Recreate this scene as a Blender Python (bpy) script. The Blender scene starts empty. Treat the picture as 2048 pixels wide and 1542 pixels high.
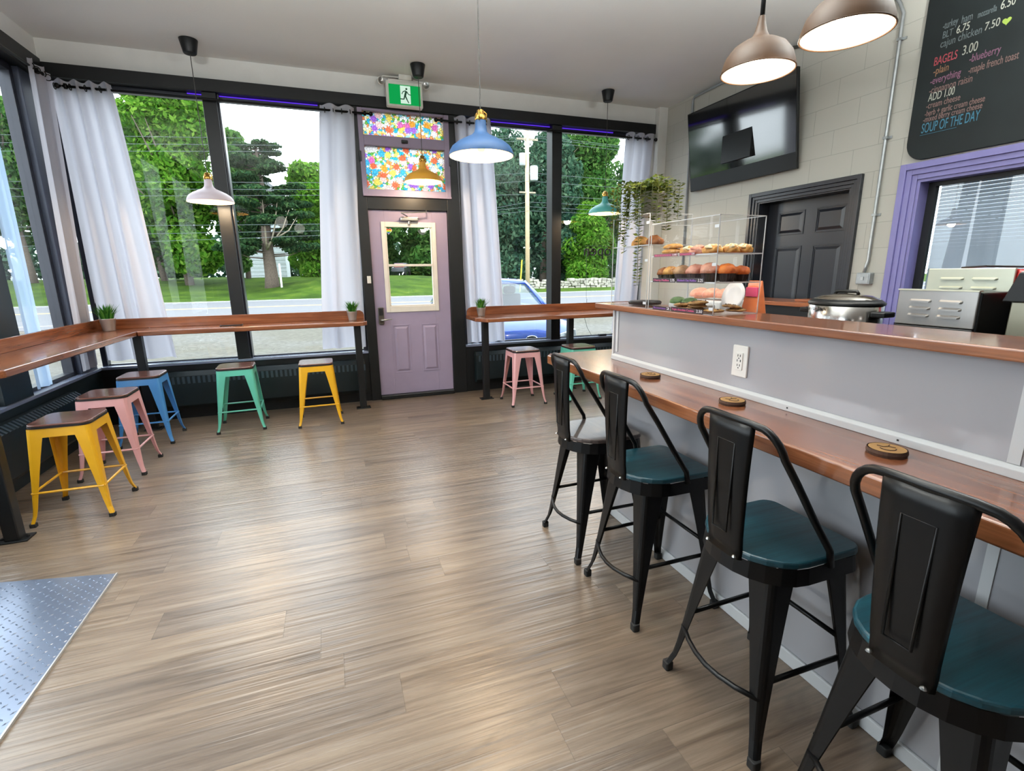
import bpy, bmesh, math, random
import numpy as np
from mathutils import Vector, Matrix
PI = math.pi
sc = bpy.context.scene
COL = sc.collection

# ------------------------------------------------------------ camera
F_PX, YAW, PITCH, ROLL = 987.0, math.radians(19.81), math.radians(13.01), math.radians(-0.717)
cd = bpy.data.cameras.new('camera'); cam = bpy.data.objects.new('camera', cd); COL.objects.link(cam)
_fw = Vector((math.sin(YAW)*math.cos(PITCH), math.cos(YAW)*math.cos(PITCH), -math.sin(PITCH)))
_ri = Vector((math.cos(YAW), -math.sin(YAW), 0)); _up = _ri.cross(_fw)
_r = math.cos(ROLL)*_ri + math.sin(ROLL)*_up; _u = -math.sin(ROLL)*_ri + math.cos(ROLL)*_up
cam.matrix_world = Matrix(((_r.x,_u.x,-_fw.x,0),(_r.y,_u.y,-_fw.y,0),(_r.z,_u.z,-_fw.z,1.45),(0,0,0,1)))
cd.sensor_width = 36.0; cd.lens = 36.0*F_PX/2048; cd.clip_start = .05; cd.clip_end = 500
sc.camera = cam
# ------------------------------------------------------------ world, exposure
W = bpy.data.worlds.new('overcast_sky'); sc.world = W; W.use_nodes = True
wn = W.node_tree.nodes; bg = wn['Background']
bg.inputs[0].default_value = (.86, .93, 1.0, 1); bg.inputs[1].default_value = 6.0
sc.view_settings.view_transform = 'Standard'; sc.view_settings.look = 'None'
sc.view_settings.gamma = 1; sc.view_settings.use_curve_mapping = False
sc.view_settings.exposure = 0.0
sc.cycles.max_bounces = 7; sc.cycles.diffuse_bounces = 4; sc.cycles.transparent_max_bounces = 24
sc.cycles.use_adaptive_sampling = True; sc.cycles.adaptive_threshold = .025
sc.cycles.caustics_reflective = False; sc.cycles.caustics_refractive = False
sc.cycles.sample_clamp_indirect = 4.0
sc.cycles.use_denoising = True
LAMP_PENDANT, LAMP_GOOSE, FILL_GLOBE = 26.0, 16.0, 5.0
FILL_BOWL = 165.0

# ------------------------------------------------------------ materials
def s2l(c):
    return tuple(((v/255)/12.92 if v/255 <= .04045 else ((v/255+.055)/1.055)**2.4) for v in c)
def newmat(name):
    m = bpy.data.materials.new(name); m.use_nodes = True
    nt = m.node_tree; nt.nodes.clear()
    o = nt.nodes.new('ShaderNodeOutputMaterial')
    return m, nt, o
def N(nt, t, **kw):
    n = nt.nodes.new('ShaderNode'+t)
    for k, v in kw.items():
        if k.startswith('i_'):
            key = k[2:]; key = int(key) if key.isdigit() else key.replace('_', ' ')
            n.inputs[key].default_value = v
        else: setattr(n, k, v)
    return n
def L(nt, a, b): nt.links.new(a, b)
def math_(nt, op, a, b=None, c=None):
    n = nt.nodes.new('ShaderNodeMath'); n.operation = op
    for i, v in enumerate((a, b, c)):
        if v is None: continue
        if isinstance(v, (int, float)): n.inputs[i].default_value = v
        else: L(nt, v, n.inputs[i])
    return n.outputs[0]
def ramp(nt, fac, stops, interp='LINEAR'):
    r = nt.nodes.new('ShaderNodeValToRGB'); r.color_ramp.interpolation = interp
    e = r.color_ramp.elements
    while len(e) < len(stops): e.new(.5)
    for i, (p, c) in enumerate(stops):
        e[i].position = p; e[i].color = (*c, 1)
    L(nt, fac, r.inputs[0]); return r.outputs[0]
def bsdf(nt, o, col, rough=.5, metal=0, spec=.5, coat=0, trans=0):
    b = N(nt, 'BsdfPrincipled')
    b.inputs['Roughness'].default_value = rough; b.inputs['Metallic'].default_value = metal
    b.inputs['Specular IOR Level'].default_value = spec; b.inputs['Coat Weight'].default_value = coat
    b.inputs['Coat Roughness'].default_value = .08
    if isinstance(col, tuple): b.inputs['Base Color'].default_value = (*col, 1)
    else: L(nt, col, b.inputs['Base Color'])
    L(nt, b.outputs[0], o.inputs[0]); return b
def bump(nt, b, h, strength=.2, dist=.01):
    n = N(nt, 'Bump'); n.inputs['Strength'].default_value = strength; n.inputs['Distance'].default_value = dist
    L(nt, h, n.inputs['Height']); L(nt, n.outputs[0], b.inputs['Normal'])
def coords(nt, scale=(1,1,1), kind='Object', loc=(0,0,0)):
    t = N(nt, 'TexCoord'); m = N(nt, 'Mapping'); m.inputs['Scale'].default_value = scale; m.inputs['Location'].default_value = loc
    L(nt, t.outputs[kind], m.inputs[0]); return m.outputs[0]
def noise(nt, v, scale=5, detail=4, rough=.5, dist=0):
    n = N(nt, 'TexNoise'); n.inputs['Scale'].default_value = scale; n.inputs['Detail'].default_value = detail
    n.inputs['Roughness'].default_value = rough; n.inputs['Distortion'].default_value = dist
    L(nt, v, n.inputs['Vector']); return n.outputs[0]
MC = {}
def plain(name, rgb, rough=.5, metal=0, spec=.5, coat=0, var=.06, nscale=6, bmp=0, bscale=60):
    if name in MC: return MC[name]
    m, nt, o = newmat(name); c = s2l(rgb)
    v = coords(nt); f = noise(nt, v, nscale, 3)
    col = ramp(nt, f, [(.3, tuple(x*(1-var) for x in c)), (.7, tuple(min(1, x*(1+var)) for x in c))])
    b = bsdf(nt, o, col, rough, metal, spec, coat)
    if bmp: bump(nt, b, noise(nt, v, bscale, 4), bmp, .003)
    MC[name] = m; return m
def wood(name, c1, c2, axis='X', rough=.35, coat=.2, scale=1, spec=.5):
    if name in MC: return MC[name]
    m, nt, o = newmat(name)
    s = {'X': (1.2, 14, 14), 'Y': (14, 1.2, 14), 'Z': (14, 14, 1.2)}[axis]; s = tuple(q*scale for q in s)
    v = coords(nt, s); f = noise(nt, v, 1.0, 6, .6, .8)
    s2 = {'X': (3, 120, 120), 'Y': (120, 3, 120), 'Z': (120, 120, 3)}[axis]
    f2 = noise(nt, coords(nt, s2), 1.0, 3, .6)
    a = ramp(nt, f, [(.3, s2l(c1)), (.52, s2l(tuple((p+q)/2 for p, q in zip(c1, c2)))), (.72, s2l(c2))])
    mx = N(nt, 'MixRGB', blend_type='MULTIPLY'); mx.inputs[0].default_value = .45
    L(nt, a, mx.inputs[1]); L(nt, ramp(nt, f2, [(.35, (.45,.42,.4)), (.6, (1,1,1))]), mx.inputs[2])
    b = bsdf(nt, o, mx.outputs[0], rough, 0, spec, coat); bump(nt, b, f2, .15, .002)
    MC[name] = m; return m
def emit(name, rgb, strength, lin=None):
    if name in MC: return MC[name]
    m, nt, o = newmat(name); e = N(nt, 'Emission'); e.inputs[0].default_value = (*(lin or s2l(rgb)), 1); e.inputs[1].default_value = strength
    L(nt, e.outputs[0], o.inputs[0]); MC[name] = m; return m
def glass(name, tint=(1,1,1), refl=1.0, base=0.0, rough=0.0):
    """thin clear pane: straight-through plus a real surface reflection"""
    if name in MC: return MC[name]
    m, nt, o = newmat(name)
    t = N(nt, 'BsdfTransparent'); t.inputs[0].default_value = (*tint, 1)
    g = N(nt, 'BsdfGlossy'); g.inputs['Roughness'].default_value = rough
    lw = N(nt, 'LayerWeight'); lw.inputs[0].default_value = .5
    f = math_(nt, 'ADD', math_(nt, 'MULTIPLY', math_(nt, 'POWER', lw.outputs['Facing'], 5.0), .75*refl), base)
    mx = N(nt, 'MixShader'); L(nt, f, mx.inputs[0]); L(nt, t.outputs[0], mx.inputs[1]); L(nt, g.outputs[0], mx.inputs[2])
    L(nt, mx.outputs[0], o.inputs[0]); MC[name] = m; return m
def cloth(name, rgb, trans=.5, through=0.0):
    if name in MC: return MC[name]
    m, nt, o = newmat(name); c = s2l(rgb)
    d = N(nt, 'BsdfDiffuse'); d.inputs[0].default_value = (*c, 1)
    t = N(nt, 'BsdfTranslucent'); t.inputs[0].default_value = (*c, 1)
    mx = N(nt, 'MixShader'); mx.inputs[0].default_value = trans; L(nt, d.outputs[0], mx.inputs[1]); L(nt, t.outputs[0], mx.inputs[2])
    w = N(nt, 'TexWave'); w.inputs['Scale'].default_value = 120
    L(nt, coords(nt), w.inputs[0]); bn = N(nt, 'Bump'); bn.inputs['Strength'].default_value = .08; bn.inputs['Distance'].default_value = .001
    L(nt, w.outputs[1], bn.inputs['Height']); L(nt, bn.outputs[0], d.inputs['Normal'])
    if through:
        tr = N(nt, 'BsdfTransparent'); m2 = N(nt, 'MixShader'); m2.inputs[0].default_value = through
        L(nt, mx.outputs[0], m2.inputs[1]); L(nt, tr.outputs[0], m2.inputs[2]); L(nt, m2.outputs[0], o.inputs[0])
    else: L(nt, mx.outputs[0], o.inputs[0])
    MC[name] = m; return m
def leafmat(name, a, b, c, trans=.35):
    m, nt, o = newmat(name)
    g = N(nt, 'NewGeometry'); col = ramp(nt, g.outputs['Random Per Island'], [(0, s2l(a)), (.5, s2l(b)), (1, s2l(c))])
    d = N(nt, 'BsdfDiffuse'); L(nt, col, d.inputs[0]); t = N(nt, 'BsdfTranslucent'); L(nt, col, t.inputs[0])
    mx = N(nt, 'MixShader'); mx.inputs[0].default_value = trans; L(nt, d.outputs[0], mx.inputs[1]); L(nt, t.outputs[0], mx.inputs[2])
    L(nt, mx.outputs[0], o.inputs[0]); MC[name] = m; return m

# ------------------------------------------------------------ geometry helpers
class MB:
    def __init__(s): s.v = []; s.f = []; s.mi = []; s.cur = 0
    def add(s, vs, fs):
        n = len(s.v); s.v += [tuple(v) for v in vs]; s.f += [tuple(i+n for i in f) for f in fs]; s.mi += [s.cur]*len(fs); return s
    def box(s, x0, x1, y0, y1, z0, z1):
        return s.add([(x0,y0,z0),(x1,y0,z0),(x1,y1,z0),(x0,y1,z0),(x0,y0,z1),(x1,y0,z1),(x1,y1,z1),(x0,y1,z1)],
                     [(3,2,1,0),(4,5,6,7),(0,1,5,4),(1,2,6,5),(2,3,7,6),(3,0,4,7)])
    def hexa(s, pts): return s.add(pts, [(3,2,1,0),(4,5,6,7),(0,1,5,4),(1,2,6,5),(2,3,7,6),(3,0,4,7)])
    def prism(s, poly, h0, h1, axis='Z'):
        n = len(poly)
        def p(a, b, h): return {'Z': (a,b,h), 'Y': (a,h,b), 'X': (h,a,b)}[axis]
        vs = [p(a,b,h0) for a,b in poly]+[p(a,b,h1) for a,b in poly]
        return s.add(vs, [tuple(range(n))[::-1], tuple(range(n,2*n))]+[(i,(i+1)%n,(i+1)%n+n,i+n) for i in range(n)])
    def tube(s, pts, r, seg=8, cap=True, closed=False):
        pts = [Vector(p) for p in pts]; n = len(pts); rr = r if isinstance(r, (list,tuple)) else [r]*n
        vs = []; ref = None
        for i, p in enumerate(pts):
            a = pts[i-1] if (i > 0 or closed) else p; b = pts[(i+1)%n] if (i < n-1 or closed) else p
            d = (b-a).normalized()
            if ref is None: ref = Vector((0,0,1)) if abs(d.z) < .9 else Vector((1,0,0))
            x = (ref - d*ref.dot(d)); x = x.normalized() if x.length > 1e-6 else d.orthogonal().normalized()
            ref = x; y = d.cross(x)
            for k in range(seg):
                t = 2*PI*k/seg; vs.append(p + (x*math.cos(t)+y*math.sin(t))*rr[i])
        fs = []
        for i in range(n if closed else n-1):
            for k in range(seg):
                a = i*seg+k; b = i*seg+(k+1)%seg; c = ((i+1)%n)*seg+(k+1)%seg; d_ = ((i+1)%n)*seg+k
                fs.append((a,b,c,d_))
        if cap and not closed: fs += [tuple(range(seg))[::-1], tuple(range((n-1)*seg, n*seg))]
        return s.add(vs, fs)
    def lathe(s, prof, c=(0,0,0), seg=32, sx=1, sy=1):
        vs = []; m = len(prof)
        for r, z in prof:
            for k in range(seg):
                t = 2*PI*k/seg; vs.append((c[0]+r*sx*math.cos(t), c[1]+r*sy*math.sin(t), c[2]+z))
        fs = [(i*seg+k, i*seg+(k+1)%seg, (i+1)*seg+(k+1)%seg, (i+1)*seg+k) for i in range(m-1) for k in range(seg)]
        return s.add(vs, fs)
    def sphere(s, c, r, seg=12, sz=1):
        return s.lathe([(max(r*math.sin(PI*i/8), 1e-4), -r*sz*math.cos(PI*i/8)) for i in range(9)], c, seg)
    def build(s, name, mats, parent=None, smooth=False, bevel=0, bseg=2, loc=None, solid=0, subsurf=0, recalc=True, kind=None):
        me = bpy.data.meshes.new(name); me.from_pydata(s.v, [], s.f)
        if not isinstance(mats, (list, tuple)): mats = [mats]
        for m in mats: me.materials.append(m)
        me.polygons.foreach_set('material_index', s.mi)
        if recalc:
            b = bmesh.new(); b.from_mesh(me); bmesh.ops.recalc_face_normals(b, faces=b.faces); b.to_mesh(me); b.free()
        if smooth: me.polygons.foreach_set('use_smooth', [True]*len(me.polygons))
        o = bpy.data.objects.new(name, me); COL.objects.link(o)
        if parent is not None: o.parent = parent
        if loc: o.location = loc
        if solid:
            q = o.modifiers.new('s', 'SOLIDIFY'); q.thickness = solid; q.offset = 0
        if bevel:
            q = o.modifiers.new('b', 'BEVEL'); q.width = bevel; q.segments = bseg; q.limit_method = 'ANGLE'
        if subsurf:
            q = o.modifiers.new('u', 'SUBSURF'); q.levels = q.render_levels = subsurf
        if smooth:
            try: me.shade_smooth_by_angle if False else None
            except Exception: pass
        if kind: o['kind'] = kind
        return o
def tag(o, label, cat, group=None, kind=None):
    o['label'] = label; o['category'] = cat
    if group: o['group'] = group
    if kind: o['kind'] = kind
    return o
def thing(name, label, cat, loc=(0,0,0), rz=0, group=None):
    o = bpy.data.objects.new(name, None); COL.objects.link(o); o.location = loc; o.rotation_euler = (0,0,rz)
    o.empty_display_size = .1
    return tag(o, label, cat, group)
def struct(o): o['kind'] = 'structure'; return o
KIDS = {}
def dup(root, loc, rz=0, label=None, group=None, mat_map=None):
    def kids(o): return [c for c in bpy.data.objects if c.parent == o]
    if root.name not in KIDS: KIDS[root.name] = [(c, kids(c)) for c in kids(root)]
    r = root.copy(); COL.objects.link(r); r.location = loc; r.rotation_euler = (0,0,rz)
    if label: r['label'] = label
    if group: r['group'] = group
    def sub(o):
        if mat_map:
            for sl in o.material_slots:
                if sl.material and sl.material.name in mat_map:
                    sl.link = 'OBJECT'; sl.material = mat_map[sl.material.name]
    # object-level material override keeps the shared mesh
    for c, gs in KIDS[root.name]:
        d = c.copy(); COL.objects.link(d); d.parent = r
        if mat_map: remat(d, mat_map)
        for g in gs:
            e = g.copy(); COL.objects.link(e); e.parent = d
            if mat_map: remat(e, mat_map)
    return r
def remat(o, mp):
    for i, sl in enumerate(o.material_slots):
        m = o.data.materials[i]
        if m and m.name in mp:
            sl.link = 'OBJECT'; sl.material = mp[m.name]
def text(name, body, mat, parent, loc, rot, size=.1, width=None, extrude=.0006, shear=0, mirror=False):
    c = bpy.data.curves.new(name, 'FONT'); c.body = body; c.size = size; c.extrude = extrude; c.shear = shear
    c.materials.append(mat); o = bpy.data.objects.new(name, c); COL.objects.link(o); o.parent = parent
    bpy.context.view_layer.update()
    me = bpy.data.meshes.new_from_object(o.evaluated_get(bpy.context.evaluated_depsgraph_get()))
    bpy.data.objects.remove(o); me.name = name
    o = bpy.data.objects.new(name, me); COL.objects.link(o); o.parent = parent
    o.location = loc; o.rotation_euler = rot
    if width:
        xs_ = [v.co.x for v in me.vertices]; o.scale.x = width/max(max(xs_)-min(xs_), 1e-4)
    return o
def rrect(x0, x1, y0, y1, r, n=5):
    p = []
    for cx, cy, a in ((x1-r,y1-r,0),(x0+r,y1-r,PI/2),(x0+r,y0+r,PI),(x1-r,y0+r,3*PI/2)):
        for k in range(n+1):
            t = a+PI/2*k/n; p.append((cx+r*math.cos(t), cy+r*math.sin(t)))
    return p

M_black = plain('black_paint', (13,15,17), .42, spec=.35, var=.15)
M_blackteal = plain('black_teal_paint', (12,24,28), .42, spec=.35, var=.15)
M_white = plain('white_plaster', (222,222,218), .8, var=.03, bmp=.25, bscale=45)
M_ceil = plain('ceiling_paint', (226,227,224), .85, var=.025, nscale=1.5, bmp=.2, bscale=60)
M_lav = plain('lavender_paint', (150,136,158), .45, var=.04)
M_purple = plain('violet_paint', (122,118,172), .4, var=.05)
M_metal_blk = plain('black_powder_coat', (5,5,6), .38, spec=.25, var=.1, coat=.05)
M_rubber = plain('black_rubber', (18,18,18), .7, var=.1)
M_steel = plain('brushed_steel', (178,178,176), .3, metal=.95, var=.08, nscale=20)
M_galv = plain('galvanised_steel', (165,170,172), .4, metal=.7, var=.12, nscale=25)
M_brass = plain('brass', (212,168,84), .25, metal=1, var=.05)
M_glass = glass('window_glass', (.97,.99,.985), 1.0, .022)
M_acryl = glass('clear_acrylic', (.985,.988,.99), .5, .012)
M_led = emit('violet_led', (90,50,225), 1.2)

# ============================================================ SETTING
XL, XR, YB, ZC, YR = -2.17, 4.2, 5.82, 3.43, -3.6
GZ = -.25
# floor
def floor_mat():
    m, nt, o = newmat('plank_floor')
    v = coords(nt); sp = N(nt, 'SeparateXYZ'); L(nt, v, sp.inputs[0]); X, Y = sp.outputs[0], sp.outputs[1]
    row = math_(nt, 'FLOOR', math_(nt, 'DIVIDE', Y, .178))
    wn_ = N(nt, 'TexWhiteNoise', noise_dimensions='1D'); L(nt, row, wn_.inputs['W'])
    xs = math_(nt, 'DIVIDE', math_(nt, 'ADD', X, math_(nt, 'MULTIPLY', wn_.outputs[0], 7.3)), 1.22)
    idx = math_(nt, 'FLOOR', xs)
    cb = N(nt, 'CombineXYZ'); L(nt, idx, cb.inputs[0]); L(nt, row, cb.inputs[1])
    w2 = N(nt, 'TexWhiteNoise', noise_dimensions='2D'); L(nt, cb.outputs[0], w2.inputs['Vector'])
    rnd = w2.outputs[0]
    # grain, shifted per plank
    c3 = N(nt, 'CombineXYZ'); L(nt, math_(nt, 'MULTIPLY', X, 1.6), c3.inputs[0]); L(nt, math_(nt, 'MULTIPLY', Y, 30), c3.inputs[1]); L(nt, math_(nt, 'MULTIPLY', rnd, 31), c3.inputs[2])
    g1 = noise(nt, c3.outputs[0], 1.0, 6, .62, .6)
    c4 = N(nt, 'CombineXYZ'); L(nt, math_(nt, 'MULTIPLY', X, 1.3), c4.inputs[0]); L(nt, math_(nt, 'MULTIPLY', Y, 6), c4.inputs[1]); L(nt, math_(nt, 'MULTIPLY', rnd, 53), c4.inputs[2])
    g2 = noise(nt, c4.outputs[0], 1.3, 4, .6, 1.2)
    base = ramp(nt, g1, [(.28, s2l((84,70,58))), (.48, s2l((120,104,89))), (.72, s2l((144,129,113)))])
    tone = ramp(nt, rnd, [(0, (.78,.78,.80)), (.5, (.94,.93,.92)), (1, (1.08,1.05,1.0))])
    mx = N(nt, 'MixRGB', blend_type='MULTIPLY'); mx.inputs[0].default_value = 1; L(nt, base, mx.inputs[1]); L(nt, tone, mx.inputs[2])
    dk = ramp(nt, g2, [(.24, (.42,.40,.38)), (.40, (.88,.87,.86)), (.55, (1,1,1)), (.8, (1.06,1.04,1.0))])
    m2 = N(nt, 'MixRGB', blend_type='MULTIPLY'); m2.inputs[0].default_value = .9; L(nt, mx.outputs[0], m2.inputs[1]); L(nt, dk, m2.inputs[2])
    # seams
    fy = math_(nt, 'FRACT', math_(nt, 'DIVIDE', Y, .178)); fx = math_(nt, 'FRACT', xs)
    sy = math_(nt, 'LESS_THAN', fy, .012); sx = math_(nt, 'LESS_THAN', fx, .0022)
    sm = math_(nt, 'MAXIMUM', sy, sx)
    m3 = N(nt, 'MixRGB', blend_type='MULTIPLY'); L(nt, math_(nt, 'MULTIPLY', sm, .5), m3.inputs[0]); L(nt, m2.outputs[0], m3.inputs[1]); m3.inputs[2].default_value = (.35,.3,.26,1)
    b = bsdf(nt, o, m3.outputs[0], .30, 0, .8)
    # embossed streaks along the plank
    c5 = N(nt, 'CombineXYZ'); L(nt, math_(nt, 'MULTIPLY', X, .9), c5.inputs[0]); L(nt, math_(nt, 'MULTIPLY', Y, 42), c5.inputs[1]); L(nt, math_(nt, 'MULTIPLY', rnd, 17), c5.inputs[2])
    h = noise(nt, c5.outputs[0], 1.0, 3, .55, .3)
    hh = math_(nt, 'SUBTRACT', h, math_(nt, 'MULTIPLY', sm, .5))
    bump(nt, b, hh, .55, .006)
    return m
struct(MB().box(XL-.2, XR+.35, YR-.2, YB+.2, -.12, 0).build('floor', floor_mat()))
struct(MB().box(XL-.25, XR+.4, YR-.2, YB+.25, ZC, ZC+.12).build('ceiling', M_ceil))
# walls
wb = MB()
wb.box(XL-.2, XR+.2, YB, YB+.2, 3.24, ZC)                       # white band above the header
wb.box(3.98, XR+.2, YB, YB+.2, 0, 3.24)
struct(wb.build('wall_back', M_white))
wl = MB(); wl.box(XL-.2, XL, YR, YB, 3.26, ZC)
struct(wl.build('wall_left', M_white))
pw = MB(); pw.box(XL-.2, XL, YR, YB, 0, .56)
pw.box(XL-.2, XL, 4.28, 4.64, .56, 3.26); pw.box(XL-.2, XL, YR, .2, .56, 3.26)
struct(pw.build('wall_left_sill', M_blackteal))
# painted block wall
def block_mat():
    m, nt, o = newmat('painted_block'); c = s2l((186,185,176))
    t = N(nt, 'TexCoord'); sp = N(nt, 'SeparateXYZ'); L(nt, t.outputs['Object'], sp.inputs[0])
    cb = N(nt, 'CombineXYZ'); L(nt, sp.outputs[1], cb.inputs[0]); L(nt, sp.outputs[2], cb.inputs[1])
    br = N(nt, 'TexBrick'); L(nt, cb.outputs[0], br.inputs[0])
    br.inputs['Color1'].default_value = (*c, 1); br.inputs['Color2'].default_value = (*[x*.96 for x in c], 1); br.inputs['Mortar'].default_value = (*[x*.72 for x in c], 1)
    br.inputs['Scale'].default_value = 1; br.inputs['Mortar Size'].default_value = .0022; br.inputs['Mortar Smooth'].default_value = .3
    br.inputs['Brick Width'].default_value = .4; br.inputs['Row Height'].default_value = .2; br.inputs['Bias'].default_value = 0
    b = bsdf(nt, o, br.outputs[0], .75)
    n = noise(nt, t.outputs['Object'], 40, 5); h = math_(nt, 'SUBTRACT', math_(nt, 'MULTIPLY', n, .25), br.outputs[1])
    bump(nt, b, h, .5, .004); return m
M_block = block_mat()
wr = MB()
D0, D1, DZ = 3.17, 4.16, 2.10           # black door opening
W0, W1, WZ0, WZ1 = .75, 2.66, 1.05, 2.08  # violet window opening
X0, X1 = XR, XR+.2
wr.box(X0, X1, YR, W0, 0, ZC); wr.box(X0, X1, W0, W1, 0, WZ0); wr.box(X0, X1, W0, W1, WZ1, ZC)
wr.box(X0, X1, W1, D0, 0, ZC); wr.box(X0, X1, D0, D1, DZ, ZC); wr.box(X0, X1, D1, YB+.2, 0, ZC)
struct(wr.build('wall_right', M_block))
struct(MB().box(XL-.2, XR+.2, YR-.15, YR, 0, ZC).build('wall_rear', plain('rear_wall_paint', (205,203,198), .8)))
struct(MB().box(4.07, XR, YB-.09, YB, 0, ZC).build('trim_1', M_white, bevel=.008))      # corner pier
# black header and framing of the shop front
h = MB()
h.box(XL, 4.07, YB-.035, YB+.16, 3.13, 3.24)
struct(h.build('trim_2', M_black, bevel=.004))
h = MB(); h.box(XL-.16, XL+.03, YR, YB-.035, 3.10, 3.26)
struct(h.build('trim_3', M_black, bevel=.004))
fr = MB()
fr.box(.355, .462, YB-.02, YB+.16, 0, 3.13); fr.box(1.336, 1.50, YB-.02, YB+.16, 0, 3.13)    # door posts
fr.box(.462, 1.336, YB-.02, YB+.16, 2.125, 2.255); fr.box(.462, 1.336, YB-.01, YB+.16, 0, .045)
struct(fr.build('trim_4', M_black, bevel=.004))
# under-window panels + sills
pn = MB(); pn.box(XL, .355, YB, YB+.2, 0, .56); pn.box(1.50, 3.98, YB, YB+.2, 0, .56)
struct(pn.build('wall_back_sill', M_black))
M_sill = plain('sill_sky_sheen', (120,128,150), .18, spec=.7)  # bluish base colour carries the pale sky reflection on the dark sill
sl = MB(); sl.box(XL, .355, YB-.02, YB+.18, .56, .585); sl.box(1.50, 3.98, YB-.02, YB+.18, .56, .585)
struct(sl.build('trim_5', M_sill, bevel=.003))
sl = MB(); sl.box(XL-.18, XL+.02, 0, YB, .56, .585)
struct(sl.build('trim_6', M_sill, bevel=.003))
# windows of the shop front
M_frame = plain('dark_window_frame', (40,42,52), .3, metal=.3, spec=.6)
def shop_window(name, x0, x1, z0, z1, mull):
    y0, y1 = YB+.06, YB+.14
    f = MB(); t = .045
    f.box(x0, x0+t, y0, y1, z0, z1); f.box(x1-t, x1, y0, y1, z0, z1); f.box(x0+t, x1-t, y0, y1, z1-t, z1); f.box(x0+t, x1-t, y0+.04, y1, z0, z0+.012)
    root = struct(f.build(name, M_frame, bevel=.003))
    for m0, m1 in mull:
        MB().box(m0, m1, YB-.02, y1+.005, z0, z1).build('mullion', M_black, root, bevel=.006)
        MB().box(m1, m1+.018, YB+.02, y1, z0, z1).build('bead', M_frame, root, bevel=.003)
    edges = [x0+t]+[e for m in mull for e in m]+[x1-t]
    for a, b in zip(edges[::2], edges[1::2]):
        MB().box(a, b, YB+.118, YB+.124, z0+.012, z1-t).build('pane', M_glass, root)
    return root
shop_window('window_1', XL, .355, .585, 3.13, [(-.97, -.85)])
shop_window('window_2', 1.50, 3.98, .585, 3.13, [(2.635, 2.765)])
def side_window(name, y0, y1):
    z0, z1 = .585, 3.10; t = .05; x1, x0 = XL-.06, XL-.14
    f = MB(); f.box(x0, x1, y0, y0+t, z0, z1); f.box(x0, x1, y1-t, y1, z0, z1); f.box(x0, x1, y0+t, y1-t, z1-t, z1); f.box(x0, x1, y0+t, y1-t, z0, z0+.03)
    root = struct(f.build(name, M_frame, bevel=.003))
    MB().box(XL-.104, XL-.098, y0+t, y1-t, z0+.03, z1-t).build('pane', M_glass, root)
side_window('window_3', 4.64, 5.50); side_window('window_4', 2.3, 4.28); side_window('window_5', .2, 2.2)
cp = MB(); cp.box(XL-.16, XL-.02, 5.50, YB, .585, 3.10); cp.box(XL-.16, XL-.02, 2.2, 2.3, .585, 3.10)
struct(cp.build('trim_7', plain('grey_corner_post', (66,72,88), .5), bevel=.004))

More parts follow.
